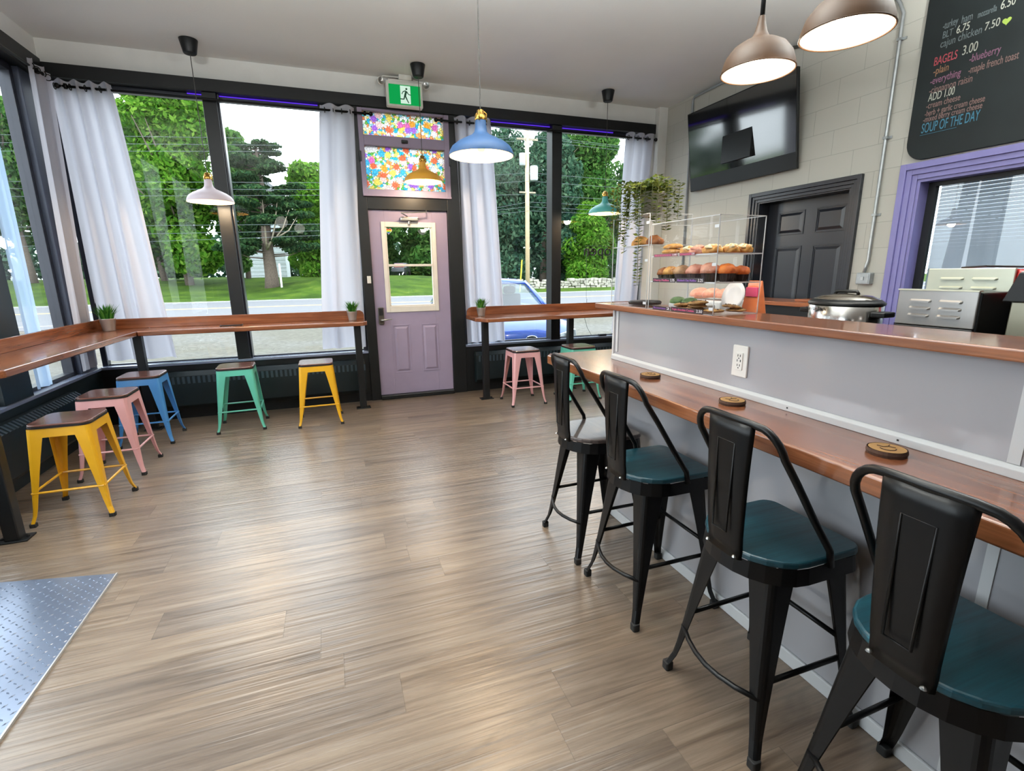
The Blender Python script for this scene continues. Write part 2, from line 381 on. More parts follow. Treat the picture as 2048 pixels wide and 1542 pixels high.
# transom with stained-glass film
def film_mat():
    m, nt, o = newmat('stained_film')
    t = N(nt, 'TexCoord'); sp = N(nt, 'SeparateXYZ'); L(nt, t.outputs['Object'], sp.inputs[0])
    cb = N(nt, 'CombineXYZ'); L(nt, sp.outputs[0], cb.inputs[0]); L(nt, sp.outputs[2], cb.inputs[1])
    nz = N(nt, 'TexNoise'); nz.inputs['Scale'].default_value = 12; L(nt, cb.outputs[0], nz.inputs['Vector'])
    vm = N(nt, 'VectorMath', operation='MULTIPLY_ADD'); L(nt, nz.outputs['Color'], vm.inputs[0]); vm.inputs[1].default_value = (.03,.03,0); L(nt, cb.outputs[0], vm.inputs[2])
    P = vm.outputs[0]
    def vor(scale, feature='F1'):
        v = N(nt, 'TexVoronoi', voronoi_dimensions='2D', feature=feature); v.inputs['Scale'].default_value = scale; L(nt, P, v.inputs['Vector']); return v
    small = vor(42); edge = vor(42, 'DISTANCE_TO_EDGE'); big = vor(11)
    pal = [s2l(c) for c in ((252,252,248),(252,240,170),(120,210,228),(242,250,236),(160,212,140),(252,244,205),(248,196,150),(196,236,240),(252,252,252))]
    sc1 = N(nt, 'SeparateColor'); L(nt, small.outputs['Color'], sc1.inputs[0])
    c1 = ramp(nt, sc1.outputs[0], [(i/9, pal[i]) for i in range(9)], 'CONSTANT')
    # petals about the coarse centres
    dv = N(nt, 'VectorMath', operation='SUBTRACT'); L(nt, P, dv.inputs[0]); L(nt, big.outputs['Position'], dv.inputs[1])
    ds = N(nt, 'SeparateXYZ'); L(nt, dv.outputs[0], ds.inputs[0])
    ang = math_(nt, 'ARCTAN2', ds.outputs[1], ds.outputs[0]); ln = N(nt, 'VectorMath', operation='LENGTH'); L(nt, dv.outputs[0], ln.inputs[0]); rr = ln.outputs['Value']
    lobe = math_(nt, 'ABSOLUTE', math_(nt, 'SINE', math_(nt, 'MULTIPLY', ang, 4)))
    rad = math_(nt, 'ADD', .022, math_(nt, 'MULTIPLY', lobe, .020))
    inside = math_(nt, 'LESS_THAN', rr, rad)
    sc2 = N(nt, 'SeparateColor'); L(nt, big.outputs['Color'], sc2.inputs[0])
    fp = [s2l(c) for c in ((240,170,214),(250,205,130),(252,250,248),(248,170,140),(206,164,232),(252,236,160),(140,214,236),(252,228,222))]
    c2 = ramp(nt, sc2.outputs[1], [(i/8, fp[i]) for i in range(8)], 'CONSTANT')
    mx = N(nt, 'MixRGB'); L(nt, inside, mx.inputs[0]); L(nt, c1, mx.inputs[1]); L(nt, c2, mx.inputs[2])
    l1 = math_(nt, 'LESS_THAN', edge.outputs[0], .045)
    l1 = math_(nt, 'MULTIPLY', l1, math_(nt, 'SUBTRACT', 1, inside))
    l2 = math_(nt, 'LESS_THAN', math_(nt, 'ABSOLUTE', math_(nt, 'SUBTRACT', rr, rad)), .0016)
    l3 = math_(nt, 'MULTIPLY', math_(nt, 'LESS_THAN', lobe, .09), inside)
    l4 = math_(nt, 'LESS_THAN', math_(nt, 'ABSOLUTE', math_(nt, 'SUBTRACT', rr, math_(nt, 'MULTIPLY', rad, .5))), .0012)
    ln_ = math_(nt, 'MINIMUM', math_(nt, 'ADD', math_(nt, 'ADD', l1, l2), math_(nt, 'ADD', l3, l4)), 1)
    m3 = N(nt, 'MixRGB'); L(nt, math_(nt, 'MULTIPLY', ln_, .85), m3.inputs[0]); L(nt, mx.outputs[0], m3.inputs[1]); m3.inputs[2].default_value = (.03,.03,.04,1)
    dm_ = N(nt, 'MixRGB', blend_type='MULTIPLY'); dm_.inputs[0].default_value = 1; L(nt, m3.outputs[0], dm_.inputs[1]); dm_.inputs[2].default_value = (.95,.95,.95,1)
    tl = N(nt, 'BsdfTranslucent'); L(nt, dm_.outputs[0], tl.inputs[0]); tr = N(nt, 'BsdfTransparent'); L(nt, dm_.outputs[0], tr.inputs[0])
    ms = N(nt, 'MixShader'); ms.inputs[0].default_value = .25; L(nt, tl.outputs[0], ms.inputs[1]); L(nt, tr.outputs[0], ms.inputs[2])
    L(nt, ms.outputs[0], o.inputs[0]); return m
M_film = film_mat()
tf = MB(); x0, x1, y0, y1 = .462, 1.336, YB-.012, YB+.1
x0 = .425; x1 = 1.385
for a, b, c, d in ((x0,.475,2.255,3.12),(1.33,x1,2.255,3.12),(.475,1.33,2.255,2.33),(.475,1.33,2.765,2.865),(.475,1.33,3.097,3.12)):
    tf.box(a, b, YB-.03, YB+.06, c, d)
tw = struct(tf.build('window_6', M_lav, bevel=.004))
for z0, z1 in ((2.33, 2.765), (2.865, 3.097)):
    MB().box(.475, 1.33, YB+.02, YB+.024, z0, z1).build('stained_glass_film', M_film, tw)
MB().box(.425, 1.385, YB-.05, YB-.03, 2.255, 2.275).build('sash_rail', M_lav, tw, bevel=.003)
MB().box(.86, .93, YB-.045, YB-.03, 2.80, 2.835).build('latch', M_black, tw, bevel=.008)
for xx in (.425, 1.385): MB().box(xx-.012, xx+.012, YB-.045, YB-.028, 2.60, 2.70).build('hinge', M_black, tw, bevel=.003)

# entrance door
def raised(mb, u0, u1, z0, z1, y, out=-1, d=.012, w=.03):
    """raised panel facing -Y: a moulding frame and a bevelled field"""
    for (a, b, s) in ((0, w*.35, .004), ):
        mb.box(u0, u1, y-.006, y, z0, z0+.012); mb.box(u0, u1, y-.006, y, z1-.012, z1); mb.box(u0, u0+.012, y-.006, y, z0+.012, z1-.012); mb.box(u1-.012, u1, y-.006, y, z0+.012, z1-.012)
    a, b, c, e = u0+.022, u1-.022, z0+.022, z1-.022; q = .022
    mb.add([(a,y,c),(b,y,c),(b,y,e),(a,y,e),(a+q,y-d,c+q),(b-q,y-d,c+q),(b-q,y-d,e-q),(a+q,y-d,e-q)], [(0,1,5,4),(1,2,6,5),(2,3,7,6),(3,0,4,7),(4,5,6,7)])
M_cream = plain('cream_vinyl', (226,218,206), .45)
dm = MB(); y0, y1 = YB+.012, YB+.056
ex0, ex1, ez0, ez1 = .464, 1.334, .05, 2.122
gx0, gx1, gz0, gz1 = .63, 1.155, 1.07, 1.95
dm.box(ex0, gx0, y0, y1, ez0, ez1); dm.box(gx1, ex1, y0, y1, ez0, ez1); dm.box(gx0, gx1, y0, y1, ez0, gz0); dm.box(gx0, gx1, y0, y1, gz1, ez1)
raised(dm, .645, .845, .30, .865, y0); raised(dm, .975, 1.175, .30, .865, y0)
door = struct(dm.build('door_1', M_lav, bevel=.002))
wf = MB()
for a, b, c, d in ((.59,.632,1.01,2.0),(1.153,1.195,1.01,2.0),(.632,1.153,1.01,1.075),(.632,1.153,1.945,2.0)): wf.box(a, b, y0-.014, y0, c, d)
for a, b, c, d in ((.632,.648,1.075,1.945),(1.137,1.153,1.075,1.945),(.648,1.137,1.52,1.545),(.648,1.137,1.075,1.09)): wf.box(a, b, y0-.004, y1, c, d)
wfo = wf.build('window_surround', M_cream, door, bevel=.004)
MB().box(.632, 1.153, y0+.02, y0+.026, 1.075, 1.945).build('pane', M_glass, wfo)
lk = MB(); lk.prism(rrect(.495, .555, .878, 1.072, .012), y0-.028, y0, 'Y')
lko = lk.build('keypad_lock', plain('lock_bronze', (92,86,78), .35, metal=.7), door, bevel=.004)
MB().prism(rrect(.503, .547, .98, 1.06, .008), y0-.031, y0-.028, 'Y').build('keypad', M_black, lko)
MB().tube([(.525, y0-.028, .93), (.525, y0-.062, .93), (.54, y0-.066, .93), (.64, y0-.06, .938)], [.013,.011,.010,.006], 10).build('lever_handle', M_steel, lko, smooth=True)
cl = MB(); cl.box(.80, 1.0, y0-.055, y0-.002, 2.01, 2.052)
clo = cl.build('door_closer', M_steel, door, bevel=.01)
MB().tube([(.88, y0-.03, 2.06), (.80, y0-.12, 2.085), (1.09, y0-.08, 2.105), (1.09, YB-.02, 2.14)], .007, 8).build('closer_arm', M_steel, clo)
MB().lathe([(.001,0),(.014,0),(.014,-.03),(.001,-.034)], (.9, y0-.03, 2.01), 12).build('closer_knob', M_steel, clo)
ht = []
for k in range(40):
    t = 2*PI*k/40; ht.append((.672+.0021*16*math.sin(t)**3, 1.905+.0021*(13*math.cos(t)-5*math.cos(2*t)-2*math.cos(3*t)-math.cos(4*t))))
def rainbow():
    m, nt, o = newmat('rainbow_sticker'); t = N(nt, 'TexCoord'); sp = N(nt, 'SeparateXYZ'); L(nt, t.outputs['Generated'], sp.inputs[0])
    c = ramp(nt, sp.outputs[2], [(i/6, s2l(q)) for i, q in enumerate(((120,60,160),(40,90,200),(40,150,70),(245,220,50),(240,140,40),(220,40,40)))], 'CONSTANT')
    bsdf(nt, o, c, .5); return m
MB().prism(ht, y0-.0005, y0+.0, 'Y')
hm = MB(); hm.prism([(.672+(a-.672)*1.15, 1.9+(b-1.9)*1.15) for a, b in ht], y0+.017, y0+.019, 'Y')
hs = hm.build('heart_sticker', plain('sticker_white', (240,240,235), .5), door)
MB().prism(ht, y0+.0155, y0+.017, 'Y').build('heart_stripes', rainbow(), hs)
MB().box(.462, 1.336, YB-.05, YB+.06, .0, .05).build('door_threshold', M_black, door, bevel=.008)

# black six-panel door in the right wall
def mirrored_panel(mb, u0, u1, z0, z1, x, d=.012):
    mb.box(x-.006, x, u0, u1, z0, z0+.012); mb.box(x-.006, x, u0, u1, z1-.012, z1); mb.box(x-.006, x, u0, u0+.012, z0+.012, z1-.012); mb.box(x-.006, x, u1-.012, u1, z0+.012, z1-.012)
    a, b, c, e = u0+.02, u1-.02, z0+.02, z1-.02; q = .025
    mb.add([(x,a,c),(x,b,c),(x,b,e),(x,a,e),(x-d,a+q,c+q),(x-d,b-q,c+q),(x-d,b-q,e-q),(x-d,a+q,e-q)], [(0,4,5,1),(1,5,6,2),(2,6,7,3),(3,7,4,0),(4,7,6,5)])
M_bdoor = plain('black_satin_door', (24,27,34), .32, spec=.5)
bd = MB(); bx = XR+.14
bd.box(bx, bx+.04, D0+.02, D1-.02, .01, DZ-.01)
for u0, u1 in ((3.29,3.59),(3.71,4.01)):
    mirrored_panel(bd, u0, u1, 1.77, 1.995, bx); mirrored_panel(bd, u0, u1, .93, 1.66, bx); mirrored_panel(bd, u0, u1, .15, .78, bx)
bdo = struct(bd.build('door_2', M_bdoor, bevel=.002))
jm = MB(); jm.box(XR, XR+.2, D0-.0, D0+.02, 0, DZ); jm.box(XR, XR+.2, D1-.02, D1, 0, DZ); jm.box(XR, XR+.2, D0+.02, D1-.02, DZ-.01, DZ)
jm.build('door_jamb', M_bdoor, bdo)
def casing(mb, u0, u1, z0, z1, w, x, three=True):
    """stepped moulding around an opening on the right wall"""
    for a, b, t in ((0, w*.3, .012), (w*.3, w*.62, .022), (w*.62, w, .034)):
        mb.box(x-t, x, u0-b, u0-a, z0, z1+b); mb.box(x-t, x, u1+a, u1+b, z0, z1+b); mb.box(x-t, x, u0-a, u1+a, z1+a, z1+b)
c = MB(); casing(c, D0, D1, 0, DZ, .095, XR)
c.build('door_casing', M_bdoor, bdo, bevel=.003)
# violet kitchen window
c = MB(); casing(c, W0, W1, .95, WZ1, .12, XR)
vw = struct(c.build('window_7', M_purple, bevel=.003))
rv = MB(); rv.box(XR, XR+.2, W1-.02, W1, WZ0, WZ1); rv.box(XR, XR+.2, W0, W0+.02, WZ0, WZ1); rv.box(XR, XR+.2, W0+.02, W1-.02, WZ1-.02, WZ1); rv.box(XR-.03, XR+.2, W0, W1, WZ0-.03, WZ0)
rv.build('window_reveal', M_purple, vw)
rv = MB(); rv.box(XR+.1, XR+.14, W1-.07, W1-.02, WZ0, WZ1-.02); rv.box(XR+.1, XR+.14, W0+.02, W0+.07, WZ0, WZ1-.02); rv.box(XR+.1, XR+.14, W0+.07, W1-.07, WZ1-.05, WZ1-.02)
rv.build('sash_frame', M_black, vw)
MB().box(XR+.118, XR+.122, W0+.07, W1-.07, WZ0, WZ1-.05).build('pane', glass('kitchen_window_glass', (.9,.93,.95), 1.0, .045), vw)
sb = MB()
for k in range(40):
    z = WZ0+.01+k*.0253; sb.add([(XR+.16,W0+.07,z),(XR+.16,W1-.07,z),(XR+.168,W1-.07,z+.0255),(XR+.168,W0+.07,z+.0255)], [(0,1,2,3)])
sb.build('blind_slats', plain('blind_grey', (170,178,186), .5), vw)
# added fill lamps, out of view, are built at the end

# ============================================================ OUTSIDE
def asphalt(name, c, sc_=8, v=.12):
    return plain(name, c, .85, var=v, nscale=sc_, bmp=.6, bscale=30)
def gravel():
    m, nt, o = newmat('gravel'); v = coords(nt)
    a = noise(nt, v, 9, 8, .75); b_ = noise(nt, v, .35, 3)
    c1 = ramp(nt, a, [(.35, s2l((70,68,61))), (.65, s2l((106,105,100)))]); c2 = ramp(nt, b_, [(.42, (.80,.76,.62)), (.6, (1,1,1))])
    mx = N(nt, 'MixRGB', blend_type='MULTIPLY'); mx.inputs[0].default_value = .8; L(nt, c1, mx.inputs[1]); L(nt, c2, mx.inputs[2])
    b = bsdf(nt, o, mx.outputs[0], .9); bump(nt, b, a, .6, .03); return m
struct(MB().box(-60, 70, -10, 20.5, GZ-.3, GZ).build('ground_parking', gravel(), kind='structure'))
rd = MB().box(-90, 110, 20.5, 37.6, GZ-.3, GZ+.01).build('ground_road', asphalt('road_asphalt', (98,99,103)))
struct(rd)
for yy, w in ((22.0, .14), (29.6, .12), (30.0, .12), (36.4, .14)):
    MB().box(-90, 110, yy, yy+w, GZ+.01, GZ+.016).build('road_line', plain('line_paint', (170,170,168), .7) if yy != 29.6 and yy != 30.0 else plain('line_yellow', (210,190,110), .7), rd)
def grass_mat():
    m, nt, o = newmat('grass'); v = coords(nt); a = noise(nt, v, .5, 6, .7); b_ = noise(nt, v, 14, 5, .7)
    c1 = ramp(nt, a, [(.35, s2l((46,71,19))), (.55, s2l((71,98,26))), (.7, s2l((98,116,39)))])
    mx = N(nt, 'MixRGB', blend_type='MULTIPLY'); mx.inputs[0].default_value = .6; L(nt, c1, mx.inputs[1]); L(nt, ramp(nt, b_, [(.3,(.5,.55,.4)),(.65,(1,1,1))]), mx.inputs[2])
    b = bsdf(nt, o, mx.outputs[0], .95, spec=.1); bump(nt, b, b_, .8, .1); return m
def terrain(x, y):
    t = min(max((y-38.5)/20, 0), 1); t = t*t*(3-2*t)
    hx = 1-min(max((x-11)/8, 0), 1)
    m1 = 1.1*math.exp(-((x-1.5)/4.5)**2-((y-46)/5)**2) + .5*math.exp(-((x+24)/9)**2-((y-48)/7)**2)
    return GZ+.02 + hx*(1.35*t) + m1*min(max((y-38)/3, 0), 1) + (1-hx)*.3*t
g = MB(); nx, ny = 90, 36
xs = [-90+200*i/nx for i in range(nx+1)]; ys = [37.5+52.5*(j/ny)**1.3 for j in range(ny+1)]
g.add([(x,y,terrain(x,y)) for y in ys for x in xs], [(j*(nx+1)+i, j*(nx+1)+i+1, (j+1)*(nx+1)+i+1, (j+1)*(nx+1)+i) for j in range(ny) for i in range(nx)])
struct(g.build('ground_lawn', grass_mat(), smooth=True))
rng = np.random.default_rng(7)
LM_bright = leafmat('leaf_bright', (56,101,28), (80,126,37), (117,153,59), .42)
LM_mid = leafmat('leaf_mid', (47,85,38), (68,108,49), (101,134,68), .38)
LM_dark = leafmat('leaf_blue_green', (42,70,56), (59,89,68), (89,115,89), .32)
LM_con = leafmat('needle_green', (31,56,38), (45,73,45), (70,94,56), .28)
M_bark = plain('bark', (96,84,74), .95, var=.3, nscale=12, bmp=1, bscale=18)
M_bark2 = plain('pale_branch', (150,140,120), .9, var=.2)
def leaves(name, blobs, n, size, mat, parent, flat=0.0, seed=1):
    """leaf sprays on the shells of overlapping ellipsoids; every spray is a small kite of two triangles"""
    r = np.random.default_rng(seed); B = np.array(blobs, float)
    vol = (B[:,3]*B[:,4]*B[:,5])**(2/3); idx = r.choice(len(B), n, p=vol/vol.sum())
    d = r.normal(size=(n,3)); d /= np.linalg.norm(d, axis=1)[:,None]
    rad = r.uniform(.45, 1.06, n)**.5
    c = B[idx,:3] + d*rad[:,None]*B[idx,3:6]
    nrm = d*.7 + r.normal(size=(n,3))*.6; nrm[:,2] += flat; nrm /= np.linalg.norm(nrm, axis=1)[:,None]
    a = np.cross(nrm, r.normal(size=(n,3))); a /= np.linalg.norm(a, axis=1)[:,None]; b = np.cross(nrm, a)
    s = (size*r.uniform(.6, 1.4, n))[:,None]
    v = np.stack([c-a*s*.9, c+b*s*.45+nrm*s*.12, c+a*s, c-b*s*.45+nrm*s*.12], 1).reshape(-1,3)
    me = bpy.data.meshes.new(name); me.vertices.add(len(v)); me.vertices.foreach_set('co', v.ravel())
    me.loops.add(n*4); me.loops.foreach_set('vertex_index', np.arange(n*4)); me.polygons.add(n)
    me.polygons.foreach_set('loop_start', np.arange(0, n*4, 4)); me.polygons.foreach_set('loop_total', np.full(n, 4)); me.materials.append(mat); me.update(calc_edges=True)
    o = bpy.data.objects.new(name, me); COL.objects.link(o); o.parent = parent; return o
def trunk(name, parent, h_, r0, branches, seed, mat=None):
    r = random.Random(seed); m = MB()
    pts = [(0,0,-.3)]; x = y = 0
    for i in range(1, 7):
        x += r.uniform(-.15,.15); y += r.uniform(-.1,.1); pts.append((x,y,h_*i/6))
    m.tube(pts, [r0*(1.15-.85*i/6) for i in range(7)], 10)
    for k in range(branches):
        z = h_*r.uniform(.3,.95); a = r.uniform(0,2*PI); ln = h_*r.uniform(.2,.4)
        p0 = Vector((x*z/h_, y*z/h_, z)); p1 = p0+Vector((math.cos(a)*ln*.5, math.sin(a)*ln*.5, ln*.35)); p2 = p1+Vector((math.cos(a)*ln*.5, math.sin(a)*ln*.4, ln*.5))
        m.tube([p0,p1,p2], [r0*.35, r0*.2, r0*.06], 6)
    return m.build(name, mat or M_bark, parent, smooth=True)
def crown(h_, w, base, seed, nb=26):
    r = random.Random(seed); out = []
    for i in range(nb):
        t = r.uniform(0, 1)**.8; z = base+(h_-base)*t; ww = w*math.sqrt(max(.05, 1-((t-.38)/.66)**2))
        a = r.uniform(0, 2*PI); q = r.uniform(.15,.75)
        s = w*r.uniform(.28,.48); out.append((math.cos(a)*ww*q, math.sin(a)*ww*q, min(z, h_-s*.6), s, s, s*.85))
    out.append((0,0,(h_+base)/2,w*.62,w*.62,(h_-base)*.46)); return out
def broadleaf(x, y, h_, w, base, mat, n, size, seed, label, group=None, br=9):
    t = thing('broadleaf_tree', label, 'tree', (x,y,terrain(x,y)), 0, group)
    trunk('trunk', t, h_*.75, .045*w+.12, br, seed); leaves('foliage', crown(h_, w, base, seed), n, size, mat, t, seed=seed); return t
G_T = 'trees across the road'
broadleaf(-11.2, 50, 17.3, 4.4, 1.2, LM_bright, 44000, .25, 3, 'tallest bright green leafy tree, seen through the wide window left of the door')
broadleaf(-14.0, 54, 13.5, 3.2, 1.0, LM_mid, 18000, .27, 31, 'medium green tree hugging the left flank of the tallest bright green tree')
broadleaf(-21.8, 50, 12.6, 4.6, 4.2, LM_mid, 24000, .24, 4, 'tree with a bare pale trunk seen through the side window, left edge')
broadleaf(-29.5, 53, 12.5, 4.6, 1.5, LM_dark, 14000, .3, 41, 'darker tree beyond the side window, left of the pale trunk')
broadleaf(-1.0, 60, 11.4, 4.0, .4, LM_bright, 18000, .28, 5, 'bright green tree rising right behind the dark conifer')
broadleaf(-7.6, 57, 13.6, 2.4, 1.5, LM_mid, 12000, .26, 6, 'narrow green tree just left of the conifer behind the window post')
broadleaf(6.0, 77, 13.6, 6.0, .2, LM_mid, 32000, .42, 7, 'bushy green tree framed on the left side of the door glass')
broadleaf(15.2, 77, 15.2, 6.4, .2, LM_mid, 34000, .42, 8, 'bushy green tree framed on the right side of the door glass')
broadleaf(18.0, 54, 16.2, 5.4, .6, LM_dark, 30000, .28, 9, 'dusky blue-green tree left of the utility pole')
broadleaf(23.0, 53, 16.0, 5.4, .6, LM_dark, 30000, .28, 10, 'dusky blue-green tree just right of the utility pole, behind the stone wall')
broadleaf(29.0, 54, 16.5, 5.6, .8, LM_mid, 30000, .28, 11, 'tall green tree in the right pane behind the teal pendant')
broadleaf(26.2, 48.5, 8.2, 3.2, .5, LM_bright, 20000, .22, 12, 'low bright green bush-like tree leaning over the stone wall')
broadleaf(35.0, 54, 13.4, 5.0, .8, LM_mid, 18000, .3, 13, 'green tree at the right edge of the right-hand window')
broadleaf(43, 55, 14.5, 5, .8, LM_dark, 6000, .42, 14, 'dark tree farthest right, behind the curtain by the block wall')
broadleaf(-37, 56, 12, 5, 1.2, LM_mid, 6000, .42, 15, 'green tree farthest left in the side window')
# conifer
t = thing('conifer_tree', 'dark ragged conifer with pale bare inner branches, trunk standing on the lawn', 'tree', (-4.45,46,terrain(-4.45,46)))
cm = MB(); cm.tube([(0,0,-.4),(.05,0,1),(0,0,3),(.1,0,7),(0,0,11)], [.62,.5,.42,.25,.06], 12)
bl = []; r = random.Random(5)
for k in range(80):
    z = 2.4+8.6*(k/80)**.9; R = 3.5*(1-(z-2.0)/10.2)**.65+.25; a = r.uniform(0,2*PI); R *= r.uniform(.55,1.15)
    tip = (math.cos(a)*R, math.sin(a)*R, z+R*.12+r.uniform(-.2,.3)); cm.tube([(0,0,z-.1),(tip[0]*.5,tip[1]*.5,z),tip], [.07,.045,.02], 5)
    for q in (.55,.8,1.0):
        s = .28+.26*R/3*q; bl.append((tip[0]*q, tip[1]*q, z+(tip[2]-z)*q, s*1.6, s*1.6, s*.42))
cm.build('trunk', M_bark, t, smooth=True)
leaves('foliage', bl, 34000, .17, LM_con, t, flat=.5, seed=22)
pb = MB()
for a0, h0, h1, dx in ((.2,3.0,6.5,1.2),(1.0,3.2,6.0,2.0),(-.5,3.1,7.2,.2),(.6,3.3,5.6,2.6)):
    pb.tube([(0,-.6,h0),(dx*.4,-1.2,h0+.7),(dx*.7,-1.5,(h0+h1)/2),(dx,-1.6,h1)], [.09,.07,.05,.02], 6)
pb.build('bare_branches', M_bark2, t, smooth=True)
wl_ = [(x, 87+2*math.sin(x*.3), 3.2, 4.2, 3, 3.6+1.4*math.sin(x*.7+1)) for x in range(-72, 95, 4)]
tag(leaves('distant_woodland', wl_, 26000, .55, LM_dark, None, seed=77), 'dusky belt of distant woodland closing the view behind the trees', 'woodland', kind='stuff')
# bare-branched tree top (right)
t = thing('bare_tree', 'leafless branching tree against the sky, top right of the right window', 'tree', (33.0,47,terrain(33,47)))
bm_ = MB(); r = random.Random(3)
def twig(p, d, ln, rad, depth):
    q = p+d*ln; bm_.tube([p, (p+q)/2+Vector((r.uniform(-.1,.1),0,r.uniform(-.1,.1)))*ln*.5, q], [rad, rad*.8, rad*.6], 5)
    if depth:
        for _ in range(3): twig(q, (d+Vector((r.uniform(-.7,.7), r.uniform(-.5,.5), r.uniform(-.1,.5)))).normalized(), ln*.68, rad*.55, depth-1)
twig(Vector((0,0,-.2)), Vector((0,0,1)), 6.5, .24, 4)
bm_.build('branches', M_bark, t)
# utility pole and wires
t = thing('utility_pole', 'pale wooden utility pole with transformer beside the road', 'pole', (15.95,40,terrain(15.95,40)))
MB().tube([(0,0,-.3),(0,0,14.2)], [.19,.15], 14).build('pole_shaft', plain('pole_wood', (196,172,136), .85, var=.1, nscale=3), t, smooth=True)
tx = MB(); tx.lathe([(.001,8.9),(.3,8.9),(.32,9.0),(.32,9.9),(.28,10.0),(.001,10.02)], (.55,-.1,0), 18); tx.lathe([(.001,10.0),(.24,10.0),(.24,10.9),(.001,10.95)], (-.45,-.1,0), 18)
tx.build('transformer', plain('transformer_grey', (186,196,200), .5), t, smooth=True)
MB().box(-.9,.9,-.12,.0,11.9,12.05).build('crossarm', M_bark2, t); MB().box(-.7,.7,-.12,0,7.9,8.02).build('crossarm', M_bark2, t)
M_wire = plain('wire_grey', (86,96,98), .6)
def wire(y, pts, r_, label):
    o = MB().tube(pts, r_*.6, 5).build('power_line', M_wire); tag(o, label, 'wire', 'overhead wires along the road'); return o
levels = [(9.9,10.6,12.0),(9.5,10.2,11.9),(9.1,9.85,11.7),(7.25,7.75,9.2),(6.85,7.3,8.6),(6.45,6.95,7.6),(4.6,4.95,6.6),(4.1,4.5,6.3),(3.6,4.2,7.0)]
names = ['topmost overhead wire crossing above the pole transformer','second overhead wire from the top','third overhead wire, lowest of the top three','fourth overhead wire, top of the middle three','fifth overhead wire, middle of the middle three','sixth overhead wire, lowest of the middle three','seventh overhead wire, top of the low three','eighth overhead wire, middle of the low three','lowest overhead wire, rising to the pole']
for k, (a, b, c) in enumerate(levels):
    yy = 40-.35+.15*(k % 3); s = (b-a)/12.0
    pts = [(-62, yy, a-s*50+1.2), (-40, yy, a-s*28), (-12, yy, a), (.2, yy, b), (8, yy, (b+c)/2-.15), (15.95, yy, c), (28, yy, c-.35+.03*k), (50, yy, c-.2), (80, yy, c+.6)]
    wire(yy, pts, .02, names[k]+', across the road')
t = MB().tube([(15.0,39.4,terrain(15,39.4)-.1),(15.25,39.5,terrain(15,39.4)+2.6)], .055, 8).build('guy_wire_guard', plain('yellow_plastic', (226,214,40), .5)); tag(t, 'yellow guy-wire guard leaning beside the utility pole', 'marker')
t = MB().box(-3.72,-3.58,45.0,45.1,terrain(-3.6,45)-.2,terrain(-3.6,45)+1.9).build('marker_post', plain('white_post', (225,228,230), .6)); tag(t, 'thin white post leaning against the right of the conifer trunk', 'post')
# stone wall: individually shaped stones, one continuous dry wall
sw = MB(); r = random.Random(11)
for row in range(4):
    x = 13.5
    while x < 44:
        w = r.uniform(.3,.75); hgt = r.uniform(.2,.3); z = GZ+.02+row*.23+r.uniform(-.03,.03)
        if row < 3 or r.random() < .7:
            cx, cz, dy = x+w/2, z+hgt/2, r.uniform(-.08,.08)
            pts = []
            for sx_, sy_, sz_ in ((-1,-1,-1),(1,-1,-1),(1,1,-1),(-1,1,-1),(-1,-1,1),(1,-1,1),(1,1,1),(-1,1,1)):
                pts.append((cx+sx_*w/2*r.uniform(.7,1), 44.2+dy+sy_*.3*r.uniform(.7,1), cz+sz_*hgt/2*r.uniform(.75,1.1)))
            sw.hexa(pts)
        x += w*.97
tag(sw.build('stone_wall', plain('field_stone', (150,146,134), .9, var=.35, nscale=1.2, bmp=.6), bevel=.05), 'low dry stone wall below the trees beyond the road', 'wall')
# white clapboard house behind the conifer
t = thing('clapboard_house', 'white clapboard house glimpsed behind the conifer', 'house', (-7.6,66,terrain(-7.6,66)))
hb = MB()
for k in range(44): hb.box(-3.2, 3.0, -.02*(k % 2)-.0, 6, k*.22, k*.22+.21)
hb.build('siding_wall', plain('white_siding', (214,220,226), .7), t)
MB().prism([(-3.6,9.5),(3.4,9.5),(-.1,12.4)], -.4, 6.4, 'Y').build('roof', plain('grey_roof', (120,124,128), .8), t)
for wx in (-1.9, .9):
    for wz in (1.4, 5.4): MB().box(wx, wx+.9, -.06, -.02, wz, wz+1.5).build('house_window', plain('far_window', (80,95,110), .2), t)
t = thing('gravestone', 'white carved monument standing on the lawn, seen through the side window', 'monument', (-27.8,62,terrain(-27.8,62)))
q = MB(); q.box(-.75,.85,-.4,.4,-.1,.3); q.prism([(-.6,.3),(.75,.3),(.6,.75),(.25,1.15),(.05,1.6),(-.15,2.1),(-.3,2.3),(-.45,2.0),(-.5,1.2)], -.3, .3, 'Y')
q.build('monument_body', plain('white_stone', (225,232,232), .6), t, bevel=.06); MB().sphere((-.3,0,2.45), .17).build('monument_head', MC['white_stone'], t, smooth=True)
t = thing('gravestone', 'small white headstone left of the carved monument', 'monument', (-30.0,62,terrain(-30,62)))
MB().prism(rrect(-.35,.35,-.1,.7,.2), -.12, .12, 'Y').build('headstone', MC['white_stone'], t, bevel=.02)
# second vehicle far beyond the grass, door glass
t = thing('parked_truck', 'distant dark pickup with a red load beyond the grass, through the door glass', 'truck', (9.4,70,terrain(9.4,70)-.01), 1.25)
MB().prism([(-2.4,.45),(2.5,.45),(2.5,1.0),(1.3,1.1),(.9,1.65),(-.4,1.65),(-.6,1.05),(-2.4,1.05)], -.85, .85, 'Y').build('truck_body', plain('charcoal_paint', (52,56,62), .3, coat=.5), t, bevel=.08)
MB().box(-1.9,-.8,-.6,.6,1.05,1.5).build('red_load', plain('coral_tarp', (214,110,104), .7), t, bevel=.12)
for wx in (-1.6, 1.6):
    MB().tube([(wx,-.9,.38),(wx,-.7,.38)], .38, 16).build('wheel', M_rubber, t)

